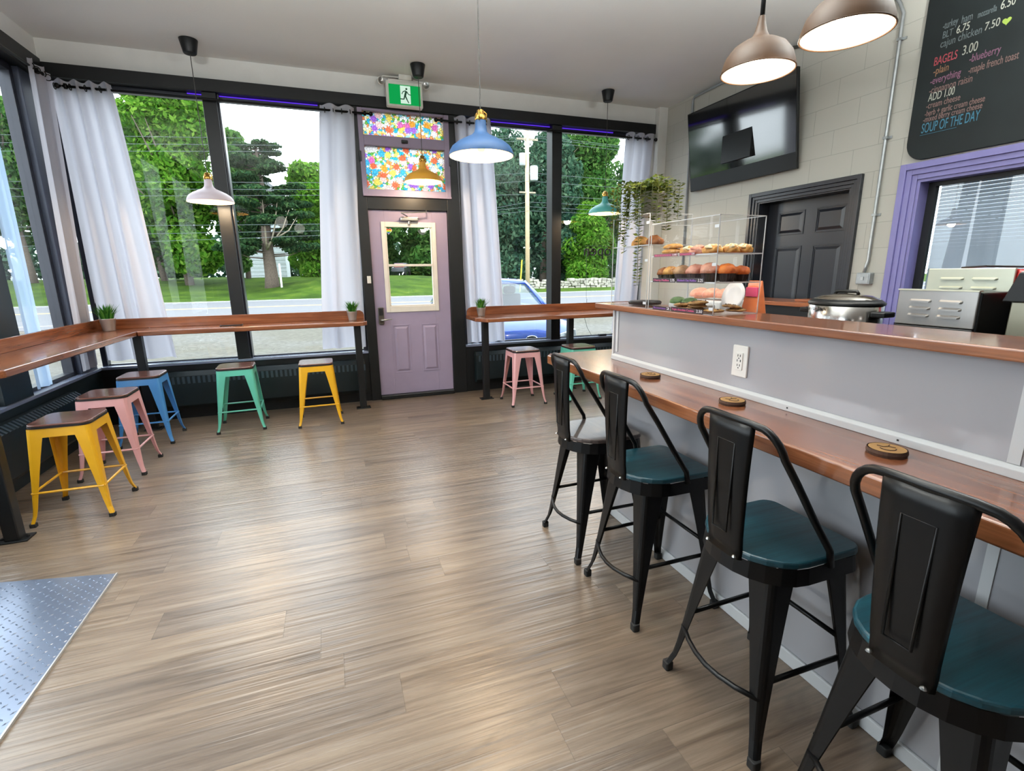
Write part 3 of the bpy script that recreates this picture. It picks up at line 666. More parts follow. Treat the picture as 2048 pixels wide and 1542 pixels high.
# ---- blue car parked nose-in right outside the right-hand window
M_cblue = plain('car_blue', (52,84,170), .25, metal=.35, coat=1, var=.05)
M_cglass = glass('car_glass', (.55,.68,.74), 1.0, .10)
M_chrome = plain('chrome', (215,218,222), .12, metal=1)
car = thing('blue_car', 'blue compact crossover parked nose-in outside the right window', 'car', (2.95,7.25,GZ))
def loft(sections):
    m = MB(); n = len(sections[0]); vs = [v for s_ in sections for v in s_]; k = len(sections)
    fs = [(i*n+j, i*n+(j+1)%n, (i+1)*n+(j+1)%n, (i+1)*n+j) for i in range(k-1) for j in range(n)]
    fs += [tuple(range(n))[::-1], tuple(range((k-1)*n, k*n))]
    return m.add(vs, fs)
def sec(y, w, zb, zm, zt, crown_=.04):
    # lower body section, symmetric
    half = [(w*.86, zb), (w, zb+.12), (w*1.0, zm), (w*.94, zt-.03), (w*.55, zt+crown_*.7)]
    return [(x, y, z) for x, z in half]+[(0, y, zt+crown_)]+[(-x, y, z) for x, z in half[::-1]]
body = loft([sec(.02,.62,.28,.5,.66,.01), sec(.10,.78,.22,.55,.80,.02), sec(.30,.87,.20,.62,.90,.04), sec(.7,.90,.2,.68,.97,.05), sec(1.15,.91,.2,.72,1.03,.03), sec(1.8,.91,.2,.74,1.04,0), sec(3.4,.91,.2,.78,1.06,0), sec(3.95,.88,.24,.8,1.06,0), sec(4.2,.80,.32,.8,1.0,0)])
body.build('car_body', M_cblue, car, smooth=True)
def gh(y, w, z): return y, w, z
# greenhouse: windscreen, roof, side glass, pillars
A0, A1 = (1.02, .76, 1.04), (1.78, .60, 1.50)
wsn = MB(); pts = []
for i in range(7):
    u = -1+2*i/6; pts.append((u*A0[1], A0[0]+.16*u*u, A0[2]))
top = []
for i in range(7):
    u = -1+2*i/6; top.append((u*A1[1], A1[0]+.10*u*u, A1[2]+.03*(1-u*u)))
wsn.add(pts+top, [(i,i+1,i+8,i+7) for i in range(6)]); wsn.build('windscreen', M_cglass, car, smooth=True, recalc=False)
rf = loft([[(x, y, z) for x, z in ((-w,zr-.05),(-w*.93,zr),(0,zr+.03),(w*.93,zr),(w,zr-.05),(0,zr-.04))] for y, w, zr in ((1.78,.62,1.51),(2.3,.64,1.56),(3.2,.63,1.55),(3.9,.58,1.48))])
rf.build('roof', M_cblue, car, smooth=True)
for s_ in (-1, 1):
    MB().tube([(s_*.80,1.12,1.0),(s_*.72,1.45,1.25),(s_*.62,1.86,1.5)], [.045,.04,.04], 8).build('pillar', M_cblue, car, smooth=True)
    sg = MB(); sg.add([(s_*.86,1.3,1.04),(s_*.86,3.9,1.06),(s_*.60,3.7,1.47),(s_*.63,1.95,1.5)], [(0,1,2,3)]); sg.build('side_glass', M_cglass, car)
    MB().box(min(s_*.88,s_*1.06), max(s_*.88,s_*1.06), 1.25, 1.38, 1.02, 1.17).build('wing_mirror', M_cblue, car, bevel=.03)
    w_ = MB(); w_.tube([(s_*.90,.85,.33),(s_*.70,.85,.33)], .33, 24); w_.build('wheel', M_rubber, car, bevel=.03)
    hl = MB(); hl.prism([(s_*.50,.60),(s_*.52,.70),(s_*.80,.77),(s_*.82,.66),(s_*.72,.58)], .03, .22, 'Y')
    h_o = hl.build('headlight', plain('headlight_lens', (190,200,205), .1, metal=.5, coat=1), car, bevel=.012)
    MB().lathe([(.001,0),(.05,.01),(.055,.04)], (0,0,0), 14).build('lamp_bowl', M_chrome, h_o, loc=(s_*.66,.02,.66)).rotation_euler = (PI/2,0,0)
gm = MB(); gm.prism(rrect(-.50,.50,.36,.58,.07), -.02, .06, 'Y')
gr = gm.build('grille', plain('grille_black', (30,36,48), .4), car, bevel=.01)
rim = [(x, -.025, z) for x, z in rrect(-.51,.51,.35,.59,.08)]
MB().tube(rim, .013, 6, closed=True).build('grille_rim', M_chrome, gr)
gg = MB()
for i in range(9):
    for j in range(3):
        cx, cz = -.44+i*.11+(j % 2)*.055, .40+j*.065
        if cx < .47: gg.tube([(cx+.045*math.cos(a), -.03, cz+.028*math.sin(a)) for a in [PI/3*k for k in range(6)]], .005, 4, closed=True)
gg.build('grille_mesh', plain('grille_grey', (92,104,118), .35, metal=.5), gr)
MB().box(-.26,.26,-.05,-.02,.24,.36).build('licence_plate', plain('plate_pale', (190,200,205), .5), car)
MB().box(-.84,.84,-.0,.12,.18,.27).build('lower_bumper', M_black, car, bevel=.03)
eb = MB(); eb.lathe([(.001,.0),(.095,0),(.1,.006),(.09,.012),(.001,.014)], (0,0,0), 24, 1, .5)
eo = eb.build('emblem', M_chrome, car, loc=(0,.0,.655)); eo.rotation_euler = (PI/2,0,0)
text('emblem_letters', 'KIA', M_black, eo, (-.05,-.018,.015), (0,0,0), .055)
MB().tube([(-.55,1.02,1.06),(-.2,.98,1.075),(.1,1.03,1.08)], .012, 6).tube([(.0,.98,1.07),(.35,.96,1.08),(.65,1.08,1.08)], .012, 6).build('wiper', M_black, car)
MB().box(-.72,.72,.93,1.05,1.005,1.03).build('cowl', M_black, car, bevel=.01)
sm = MB(); sm.box(-.6,-.15,2.0,2.15,.9,1.28); sm.box(.15,.6,2.0,2.15,.9,1.28); sm.box(-.5,-.25,2.02,2.12,1.28,1.42); sm.box(.25,.5,2.02,2.12,1.28,1.42); sm.box(-.7,.7,1.05,1.4,.9,1.02)
sm.build('car_seats', plain('seat_grey', (70,74,80), .8), car, bevel=.04)

# ============================================================ BARS ALONG THE WINDOWS
WX = wood('bar_wood_x', (104,58,36), (160,100,64), 'X', .22, .5)
WY = wood('bar_wood_y', (104,58,36), (164,104,68), 'Y', .22, .5)
ZB = .955
def post_with_foot(parent, x, y, top):
    p = MB(); p.box(x-.035, x+.035, y-.035, y+.035, .008, top); o = p.build('post', M_black, parent, bevel=.006)
    MB().box(x-.075, x+.075, y-.05, y+.05, 0, .01).build('foot_plate', M_black, o, bevel=.003)
    b = MB()
    for sx_ in (-.058, .058): b.lathe([(.001,.02),(.008,.018),(.009,.01)], (x+sx_,y,0), 8)
    b.build('bolt', M_black, o)
lb = thing('window_bar', 'L-shaped wooden bar running along the side window and round to the door', 'bar', (0,0,0))
p = [(XL+.05,5.80),(XL+.05,3.25),(-1.86,3.25),(-1.72,3.46),(-1.70,5.42),(-1.70,5.80)]
MB().prism(p, ZB-.045, ZB).build('side_bar_top', WY, lb, bevel=.008, bseg=3)
p = [(-1.698,5.80),(-1.698,5.43),(.30,5.43),(.345,5.48),(.345,5.80)]
MB().prism(p, ZB-.045, ZB).build('back_bar_top', WX, lb, bevel=.008, bseg=3)
MB().box(XL+.05, XL+.072, 3.25, 5.78, ZB, 1.05).build('side_backsplash', WY, lb, bevel=.004)
MB().prism([(XL+.05,ZB),(.335,ZB),(.335,1.0),(.325,1.03),(.295,1.05),(XL+.05,1.05)], 5.78, 5.80, 'Y').build('back_backsplash', WX, lb, bevel=.003)
for x, y in ((.24,5.52),(-1.72,5.5),(-1.80,3.35),(-.75,5.62)):
    if (x, y) != (-.75, 5.62): post_with_foot(lb, x, y, ZB-.045)
rb = thing('window_bar', 'straight wooden bar under the window right of the door', 'bar', (0,0,0))
p = [(1.50,5.76),(1.50,5.36),(1.60,5.20),(4.0,5.20),(4.0,5.76)]
MB().prism(p, ZB-.05, ZB-.005).build('bar_top', WX, rb, bevel=.008, bseg=3)
MB().prism([(1.51,ZB-.005),(4.0,ZB-.005),(4.0,1.045),(1.57,1.045),(1.53,1.03),(1.51,.995)], 5.74, 5.76, 'Y').build('backsplash', WX, rb, bevel=.003)
for x in (1.62, 2.74, 3.8): post_with_foot(rb, x, 5.38 if x < 2 else 5.47, ZB-.05)

# potted grass plants, phone
M_tin = plain('tin_pot', (176,172,166), .35, metal=.8, var=.05)
def grass_pot(x, y, z, label, seed, k=1.0):
    t = thing('potted_grass', label, 'plant', (x,y,z), 0, 'small grass plants on the window bars')
    q = MB(); q.lathe([(.001,0),(.036*k,0),(.038*k,.008),(.050*k,.088*k),(.052*k,.092*k),(.047*k,.092*k),(.044*k,.07*k),(.001,.07*k)], seg=28)
    q.build('pot', M_tin, t, smooth=True)
    MB().lathe([(.001,.074*k),(.044*k,.072*k)], seg=20).build('soil', plain('soil', (58,46,36), 1), t)
    r = random.Random(seed); g = MB()
    for i in range(190):
        a = r.uniform(0,2*PI); rr = r.uniform(0,.036)*k; ln = r.uniform(.08,.135)*k; lean = r.uniform(.02,.07)*k*(.4+rr/.036/k)
        bx_, by_ = rr*math.cos(a), rr*math.sin(a); w = .0038*k; px, py = -math.sin(a)*w, math.cos(a)*w
        mx_, my_ = bx_+math.cos(a)*lean*.35, by_+math.sin(a)*lean*.35; tx_, ty_ = bx_+math.cos(a)*lean, by_+math.sin(a)*lean
        g.add([(bx_-px,by_-py,.07*k),(bx_+px,by_+py,.07*k),(mx_+px*.9,my_+py*.9,.07*k+ln*.6),(mx_-px*.9,my_-py*.9,.07*k+ln*.6),(tx_,ty_,.07*k+ln)], [(0,1,2,3),(3,2,4)])
    g.build('grass_blades', LM_grass, t)
    return t
LM_grass = leafmat('potted_grass_green', (36,84,32), (62,116,44), (98,150,60), .3)
grass_pot(-1.96, 5.60, ZB, 'grass plant in a tin pot in the corner of the L-shaped bar', 1, 1.25)
grass_pot(.205, 5.63, ZB, 'grass plant in a tin pot at the bar end left of the door', 2, 1.05)
grass_pot(1.63, 5.55, ZB-.005, 'grass plant in a tin pot at the bar end right of the door', 3, 1.05)
ph = thing('phone', 'black phone lying flat on the bar under the window post', 'phone', (-.955,5.62,ZB), .05)
MB().prism(rrect(-.1,.1,-.045,.045,.012), 0, .011).build('phone_case', M_black, ph, bevel=.002)
MB().prism(rrect(-.094,.094,-.040,.040,.01), .011, .012).build('phone_screen', plain('phone_glass', (14,14,18), .05, coat=1), ph)

# baseboard heaters
def heater(name_label, x0, x1, y, side=None):
    t = thing('baseboard_heater', name_label, 'heater', (0,0,0))
    b = MB()
    prof = [(0,.12),(0,.50),(-.05,.50),(-.10,.46),(-.10,.16),(-.06,.12)]
    if side is None:
        b.prism([(y+a, c) for a, c in prof], x0, x1, 'X')
    else:
        b.prism([(side-a, c) for a, c in prof], x0, x1, 'Y')
    b.build('heater_body', M_blackteal, t, bevel=.004)
    f = MB(); n = int((x1-x0)/.045)
    for i in range(n):
        u = x0+.03+i*.045
        if side is None: f.hexa([(u,y-.104,.385),(u+.022,y-.104,.385),(u+.022,y-.099,.385),(u,y-.099,.385),(u,y-.104,.455),(u+.022,y-.104,.455),(u+.022,y-.099,.455),(u,y-.099,.455)])
        else: f.hexa([(side+.052,u,.498),(side+.099,u,.458),(side+.099,u+.02,.458),(side+.052,u+.02,.498),(side+.058,u,.504),(side+.105,u,.464),(side+.105,u+.02,.464),(side+.058,u+.02,.504)])
    f.build('grille_slots', plain('heater_grille', (64,78,88), .35, metal=.5), t)
heater('long dark baseboard heater under the window left of the door', XL+.35, .30, YB-.02)
heater('dark baseboard heater under the window right of the door', 1.60, 3.9, YB-.02)
heater('dark baseboard heater with white-edged grille under the side window', .9, 5.1, 0, XL+.01)
mt = MB(); mt.box(.40,.44,YB-.045,YB-.02,1.34,1.42)
tag(mt.build('switch_plate', plain('ivory_plastic', (226,222,212), .5), bevel=.004), 'small ivory switch plate on the black door post', 'switch')

# ============================================================ STOOLS
M_seatwood = wood('stool_seat_wood', (84,52,44), (132,92,82), 'X', .25, .4, 1.2)
M_seatedge = plain('seat_edge_black', (26,22,22), .4)
def legsheet(m, cx, cy, sx_, sy_, ztop, zbot, top_in, bot_out, wt, wb, curve=.0, th=.0018, flare=.012):
    """bent sheet-metal leg: an L-shaped channel that tapers to the floor"""
    L_ = 12; outer = []; inner = []
    for i in range(L_+1):
        t = i/L_; z = ztop+(zbot-ztop)*t
        off = top_in+(bot_out-top_in)*t + (flare*max(0,(t-.86)/.14)**2)
        w = wt+(wb-wt)*min(1, t/.94)**.8
        X, Y = cx+sx_*off, cy+sy_*off; rc = min(.022, w*.5)
        ring = [(X-sx_*w, Y), (X-sx_*(w*.5+rc*.5), Y), (X-sx_*rc, Y)]
        for k in range(1, 4):
            a = PI/2*k/4; ring.append((X-sx_*rc*(1-math.sin(a)), Y-sy_*rc*(1-math.cos(a))))
        ring += [(X, Y-sy_*rc), (X, Y-sy_*(w*.5+rc*.5)), (X, Y-sy_*w)]
        outer.append([(a, b, z) for a, b in ring]); inner.append([(a-sx_*th*1.2, b-sy_*th*1.2, z) for a, b in ring])
    n = len(outer[0]); vs = [v for r_ in outer for v in r_]+[v for r_ in inner for v in r_]; K = (L_+1)*n
    fs = []
    for i in range(L_):
        for j in range(n-1):
            a = i*n+j; fs.append((a,a+1,a+n+1,a+n)); fs.append((K+a,K+a+n,K+a+n+1,K+a+1))
        fs.append((i*n,(i+1)*n,K+(i+1)*n,K+i*n)); fs.append((i*n+n-1,K+i*n+n-1,K+(i+1)*n+n-1,(i+1)*n+n-1))
    e = L_*n
    fs += [(e+j,e+j+1,K+e+j+1,K+e+j) for j in range(n-1)]
    m.add(vs, fs)
def make_stool(label, col):
    t = thing('metal_stool', label, 'stool', (0,0,0), 0, 'stools under the window bars')
    H_ = .61; st = .152
    seat = MB(); seat.prism(rrect(-st-.004,st+.004,-st-.004,st+.004,.05,6), H_-.022, H_)
    so = seat.build('seat', M_seatwood, t, bevel=.004)
    MB().prism(rrect(-st-.005,st+.005,-st-.005,st+.005,.05,6), H_-.024, H_-.010).build('seat_edge', M_seatedge, so)
    sk = MB(); o_ = rrect(-st,st,-st,st,.045,6); n = len(o_)
    lo = [(x*1.035, y*1.035, H_-.078) for x, y in o_]; up = [(x, y, H_-.024) for x, y in o_]; li = [(x*1.02, y*1.02, H_-.078) for x, y in o_]
    sk.add(up+lo+li, [(i,(i+1)%n,(i+1)%n+n,i+n) for i in range(n)]+[(i+n,(i+1)%n+n,(i+1)%n+2*n,i+2*n) for i in range(n)]+[(i+2*n,(i+1)%n+2*n,(i+1)%n,i) for i in range(n)])
    sk.build('skirt', col, t, smooth=False)
    for sx_ in (-1,1):
        for sy_ in (-1,1):
            lg = MB(); legsheet(lg, 0, 0, sx_, sy_, H_-.026, .014, st+.001, .196, .088, .020)
            lo_ = lg.build('leg', col, t)
            f = MB(); x, y = sx_*.195, sy_*.195; f.prism(rrect(x-.016,x+.016,y-.016,y+.016,.006), 0, .022); f.build('rubber_foot', M_rubber, lo_)
    q = .176; zb = .20
    for s_ in (-1,1):
        MB().tube([(s_*q,-q,zb),(s_*q,q,zb)], .0075, 8).build('stretcher', col, t)
        MB().tube([(-q,s_*q,zb),(q,s_*q,zb)], .0075, 8).build('stretcher', col, t)
    return t
SC = {k: plain('stool_'+k, c, .33, coat=.3, var=.05, spec=.5) for k, c in {'yellow': (226,168,30), 'pink': (222,166,168), 'blue': (72,140,206), 'mint': (98,190,166)}.items()}
s0 = make_stool('yellow metal stool nearest the camera under the side bar', SC['yellow']); s0.location = (-1.585,3.69,0)
for col, x, y, rz, lab in (('pink',-1.62,4.39,.0,'pink metal stool under the side bar, between yellow and blue ones'),('blue',-1.62,5.13,.0,'blue metal stool in the corner of the L-shaped bar'),
        ('mint',-.905,5.27,.04,'mint green metal stool under the bar left of the door, beside the blue one'),('yellow',-.19,5.18,0,'yellow metal stool close to the door under the left bar'),
        ('pink',1.97,5.10,0,'pink metal stool under the bar right of the door'),('mint',2.64,5.06,0,'mint green metal stool behind the counter end, right of the pink one')):
    dup(s0, (x,y,0), rz, lab, None, {SC['yellow'].name: SC[col]})

# ============================================================ COUNTER WITH RAISED LEDGE
xc = 1.50; Y0c = -1.4; YE = 2.44
M_panel = plain('glossy_white_panel', (160,159,163), .12, spec=.6, coat=.5, var=.01, nscale=2, bmp=.03, bscale=4)
M_trimw = plain('white_trim', (196,197,198), .35, var=.02)
ct = thing('serving_counter', 'long white glossy-panelled counter partition with outlet, right side', 'counter', (0,0,0))
c = MB(); c.box(xc, xc+.13, Y0c, YE, 0, 1.232); c.build('counter_panel', M_panel, ct)
c = MB(); c.box(xc-.008, xc+.138, YE-.012, YE+.006, 0, 1.232); c.box(xc-.006, xc, YE-.05, YE-.03, 1.0, 1.232); c.build('corner_trim', M_trimw, ct, bevel=.004)
c = MB(); c.prism([(xc-.014,ZB+.0),(xc-.014,ZB+.022),(xc-.004,ZB+.032),(xc,ZB+.032),(xc,ZB)], Y0c, YE, 'Y'); c.build('counter_moulding', M_trimw, ct, bevel=.002)
c = MB(); c.box(xc-.012, xc, Y0c, YE, 0, .055); c.build('base_trim', M_trimw, ct, bevel=.004)
for yy in (.62, -.6):
    MB().box(xc-.004, xc, yy, yy+.025, .06, .90).build('panel_joint', M_trimw, ct)
    MB().box(xc-.004, xc, yy, yy+.025, ZB+.033, 1.23).build('panel_joint', M_trimw, ct)
for yy in (1.25,.88,.5,.1): MB().box(xc-.0155, xc-.0135, yy, yy+.005, ZB+.01, ZB+.015).build('nail_head', M_black, ct)
lw_ = wood('counter_wood_y', (98,56,36), (164,104,68), 'Y', .25, .45, .8)
bt = MB(); bt.prism([(1.24,2.75),(1.197,2.69),(1.197,Y0c),(xc,Y0c),(xc,YE+.006),(xc+.33,YE+.006),(xc+.33,2.75)], ZB-.05, ZB)
tag(bt.build('wooden_countertop', lw_, bevel=.006, bseg=3), 'long wooden eating bar projecting from the white counter', 'countertop')
lg = MB(); lg.box(1.462, 1.74, Y0c, 2.60, 1.233, 1.263)
tag(lg.build('wooden_countertop', lw_, bevel=.005, bseg=3), 'wooden ledge capping the white counter, pastry cases on it', 'countertop')
ol = thing('wall_outlet', 'white double outlet with USB ports on the counter panel', 'outlet', (xc,1.495,1.095))
MB().prism(rrect(-.038,.038,-.062,.062,.004), -.009, 0, 'X').build('cover_plate', plain('outlet_white', (226,222,216), .35), ol, bevel=.003)
MB().prism(rrect(-.018,.018,-.035,.035,.003), -.013, -.009, 'X').build('receptacle', MC['outlet_white'], ol, bevel=.001)
q = MB()
for z in (.022,-.016):
    q.box(-.0135,-.0128,-.008,-.005,z-.004,z+.005); q.box(-.0135,-.0128,.004,.007,z-.004,z+.005); q.lathe([(.001,0),(.0026,0)], (0,0,0), 6); q.box(-.0135,-.0128,-.0025,.0025,z-.012,z-.008)
q.box(-.0135,-.0128,-.011,-.007,-.002,.007); q.box(-.0135,-.0128,.006,.009,-.002,.007)
q.build('outlet_slots', M_black, ol)
# coasters
M_cork = plain('wood_slice', (150,112,62), .6, var=.12, nscale=18)
M_bark3 = plain('slice_bark', (62,40,28), .9)
def coaster(y, lab):
    t = thing('wood_coaster', lab, 'coaster', (1.385,y,ZB), y, 'wood slice coasters on the bar')
    r = random.Random(int(y*100)); pr = []
    MB().lathe([(.001,0),(.046,0),(.048,.008),(.046,.016)], (0,0,0), 28).build('bark_edge', M_bark3, t)
    s_ = MB().lathe([(.043,.0161),(.001,.0162)], (0,0,0), 28).build('slice_top', M_cork, t)
    m = MB(); m.tube([(.018*math.cos(a)-.006, .018*math.sin(a), .0168) for a in [PI*.5+PI*k/8 for k in range(9)]], .0014, 5)
    m.tube([(.004,-.02,.0168),(.012,-.005,.0168),(.004,.008,.0168),(.014,.02,.0168)], .0014, 5); m.tube([(.012,-.005,.0168),(.026,-.012,.0168)], .0014, 5)
    m.build('burned_mark', M_bark3, s_)
coaster(1.92, 'round wood slice coaster farthest along the bar, near its window end')
coaster(1.405, 'round wood slice coaster in the middle of the row, below the outlet')
coaster(.845, 'round wood slice coaster nearest the camera on the bar')

# bar chairs
M_cseat = wood('chair_seat_teal', (10,46,56), (24,80,94), 'X', .42, .15, 1.0)
M_cseatb = wood('chair_seat_brown', (46,38,36), (84,72,68), 'Y', .5, .3, 1.0)
def make_chair(label):
    # faces +X; origin at footprint centre
    t = thing('bar_chair', label, 'chair', (0,0,0), 0, 'black bar chairs along the counter')
    H_ = .635; w = .178; d = .175
    def outline(k=1.0, e=0.0):
        p = []
        for i in range(13):                                  # round rear
            a = PI/2+PI*i/12; p.append(((-.045+(d-.02)*math.cos(a)*1.0)*k, w*math.sin(a)*k))
        fr_ = rrect(-.05, d, -w, w, .045, 5); right = [q for q in fr_ if q[0] > 0]
        lo = sorted([q for q in right if q[1] < 0], key=lambda q: (q[1], q[0])) ; hi = sorted([q for q in right if q[1] >= 0], key=lambda q: (q[1], -q[0]))
        return [(x+e*(1 if x > 0 else -1), y+e*(1 if y > 0 else -1)) for x, y in (p+[(x*k, y*k) for x, y in lo+hi])]
    MB().prism(outline(), H_-.022, H_).build('seat', M_cseat, t, bevel=.006)
    o_ = outline(.985); n = len(o_); hs = H_-.075
    sk = MB(); sk.add([(x,y,H_-.023) for x,y in o_]+[(x*1.03,y*1.03,hs) for x,y in o_]+[(x*.99,y*.99,hs) for x,y in o_], [(i,(i+1)%n,(i+1)%n+n,i+n) for i in range(n)]+[(i+n,(i+1)%n+n,(i+1)%n+2*n,i+2*n) for i in range(n)]+[(i+2*n,(i+1)%n+2*n,(i+1)%n,i) for i in range(n)])
    sk.build('seat_frame', M_metal_blk, t)
    for sx_ in (-1,1):
        for sy_ in (-1,1):
            lg = MB(); legsheet(lg, -.0, 0, sx_, sy_, H_-.03, .03, .150 if sx_ > 0 else .138, .200, .098, .024)
            lo_ = lg.build('leg', M_metal_blk, t)
            x, y = sx_*.203, sy_*.203; f = MB(); f.prism(rrect(x-.0155,x+.0155,y-.0155,y+.0155,.007), 0, .032); f.build('rubber_foot', M_rubber, lo_, bevel=.003)
    def off(z, front): t_ = (H_-.03-z)/(H_-.06); return ((.150+.05*t_) if front else (.138+.062*t_))-.010
    f1, r1, f2, r2 = off(.25,1), off(.25,0), off(.30,1), off(.20,0)
    for nm, pts in (('side_stretcher', [(-r1,-r1,.25),(f1,-f1,.25)]), ('side_stretcher', [(-r1,r1,.25),(f1,f1,.25)]), ('footrest', [(f2,-f2,.30),(f2,f2,.30)]),
                    ('rear_stretcher', [(-r2,-r2,.20),(-r2-.03,-r2*.62,.197),(-r2-.045,-r2*.3,.195),(-r2-.05,0,.194),(-r2-.045,r2*.3,.195),(-r2-.03,r2*.62,.197),(-r2,r2,.20)])):
        MB().tube(pts, .0085, 8).build(nm, M_metal_blk, t, smooth=True)
    # back hoop
    hw, ht = .150, 1.03; pts = []
    zs_, ze = H_-.03, ht
    def lean(z): return .02-(z-H_)*.80*.68 if z > H_ else .02
    base = [(.03,-w-.004,zs_),(.02,-w-.003,H_+.02),(-.045,-w*.97,H_+.12),(-.12,-w*.93,H_+.24),(-.172,-w*.90,H_+.32)]
    arc = []
    for k in range(1,6):
        a = PI/2*k/6; arc.append((-.172-.028*math.sin(a), -w*.90+.07*(1-math.cos(a)), H_+.32+.075*math.sin(a)))
    topc = [(-.207,-.075,H_+.398),(-.213,0,H_+.400)]
    half = base+arc+topc; pts = half+[(x,-y,z) for x,y,z in half[:-1][::-1]]
    MB().tube(pts, .0105, 10).build('back_hoop', M_metal_blk, t, smooth=True)
    # splat
    sp = MB(); rows = []; K = 12
    for i in range(K+1):
        u = i/K; z = H_-.03+(.425)*u
        x = -.196-.018*math.sin(u*PI*.55) if u > .12 else -.196+.0*(1-u/.12)
        ww = .066+.020*u
        rows.append([(x+.010, -ww, z), (x, -ww*.9, z), (x-.003, -ww*.45, z), (x-.004, 0, z), (x-.003, ww*.45, z), (x, ww*.9, z), (x+.010, ww, z)])
    n7 = 7; sp.add([v for r_ in rows for v in r_], [(i*n7+j,i*n7+j+1,(i+1)*n7+j+1,(i+1)*n7+j) for i in range(K) for j in range(n7-1)])
    spo = sp.build('back_splat', M_metal_blk, t, smooth=True, solid=.003)
    em = MB(); em.tube([(-.2175-.0*z,y,H_+z) for y,z in ((-.032,.33),(.032,.33),(.028,.05),(-.028,.05))], .0032, 6, closed=True); em.build('embossed_rim', M_metal_blk, spo, smooth=True)
    bo = MB()
    for y in (-.055,.055): bo.lathe([(.001,.006),(.005,.004),(.007,0)], (-.205,y,H_-.02), 8)
    bo.build('bolt', M_steel, spo)
    return t
c0 = make_chair('first black bar chair from the window, brownish wood seat'); c0.location = (1.265,2.2,0)
remat([o for o in bpy.data.objects if o.parent == c0 and o.name.startswith('seat') and not o.name.startswith('seat_f')][0], {M_cseat.name: M_cseatb})
for y, lab in ((1.69,'second black bar chair from the window, teal seat'),(1.07,'third black bar chair from the window, teal seat, next to the nearest'),(.56,'nearest black bar chair, cut off at the lower right corner, teal seat')):
    dup(c0, (1.265,y,0), 0, lab, None, {M_cseat.name: M_cseat})
for o in list(bpy.data.objects):
    if o.name.startswith('seat.') or o.name == 'seat':
        if o.parent and o.parent.name.startswith('bar_chair') and o.parent != c0:
            o.material_slots[0].link = 'OBJECT'; o.material_slots[0].material = M_cseat

# ============================================================ PENDANTS, GOOSENECKS, SIGN
M_inner = plain('lamp_inner_warm_lit', (238,196,128), .5)  # white lining, with the warm bulb light put into its colour
def point(parent, loc, power, col, rad=.04):
    d = bpy.data.lights.new('bulb_light', 'POINT'); d.energy = power; d.color = col; d.shadow_soft_size = rad
    o = bpy.data.objects.new('bulb_light', d); COL.objects.link(o); o.parent = parent; o.location = loc
WARM = (1.0,.80,.55)
def pendant(label, x, y, zr, col):
    t = thing('pendant_lamp', label, 'pendant lamp', (x,y,zr))
    prof = [(.193,0),(.194,.004),(.186,.03),(.172,.052),(.140,.076),(.095,.098),(.055,.116),(.038,.135),(.033,.16),(.031,.196)]
    m = MB(); m.lathe(prof, seg=48); sh = m.build('shade', col, t, smooth=True)
    m = MB(); m.lathe([(r_-.004, z_-.001 if i else z_+.001) for i, (r_, z_) in enumerate(prof[:8])]+[(.001,.135)], seg=48); m.build('shade_lining', M_inner, sh, smooth=True)
    m = MB(); m.lathe([(.032,.196),(.034,.2),(.034,.222),(.022,.226),(.020,.250),(.008,.256)], seg=20)
    for k in range(3):
        a = k*2*PI/3; m.tube([(.036*math.cos(a),.036*math.sin(a),.19),(.036*math.cos(a),.036*math.sin(a),.235),(.012*math.cos(a),.012*math.sin(a),.252)], .004, 6)
    m.build('brass_collar', M_brass, t, smooth=True)
    top = ZC-zr
    MB().tube([(0,0,.25),(0,0,top-.09)], .0035, 6).build('cord', plain('cord_grey', (70,68,66), .7), t)
    MB().lathe([(.001,top-.115),(.045,top-.115),(.052,top-.108),(.073,top-.002),(.001,top)], seg=28).build('ceiling_cup', M_black, t, smooth=True, bevel=.002)
    b = MB(); b.lathe([(.001,.026),(.018,.030),(.030,.05),(.030,.066),(.016,.094),(.014,.12)], seg=18); b.build('bulb', emit('bulb_glow', (255,214,140), 3.0), t, smooth=True)
    point(t, (0,0,.012), LAMP_PENDANT, WARM, .05)
PC = {k: plain('shade_'+k, c, .5, var=.03) for k, c in {'white': (214,200,208), 'yellow': (222,160,52), 'blue': (46,84,130), 'teal': (74,156,152)}.items()}
pendant('off-white pendant lamp hanging over the bar left of the door', -.955, 5.46, 2.104, PC['white'])
pendant('mustard yellow pendant lamp hanging in front of the stained glass', 1.0, 5.38, 2.352, PC['yellow'])
pendant('blue pendant lamp, the largest-looking, nearest the camera', .923, 3.051, 2.122, PC['blue'])
pendant('teal pendant lamp hanging by the right window, near the trailing plant', 3.16, 5.44, 2.105, PC['teal'])
M_bronze = plain('bronze_enamel', (70,46,24), .5, metal=.0, spec=.4, var=.08)
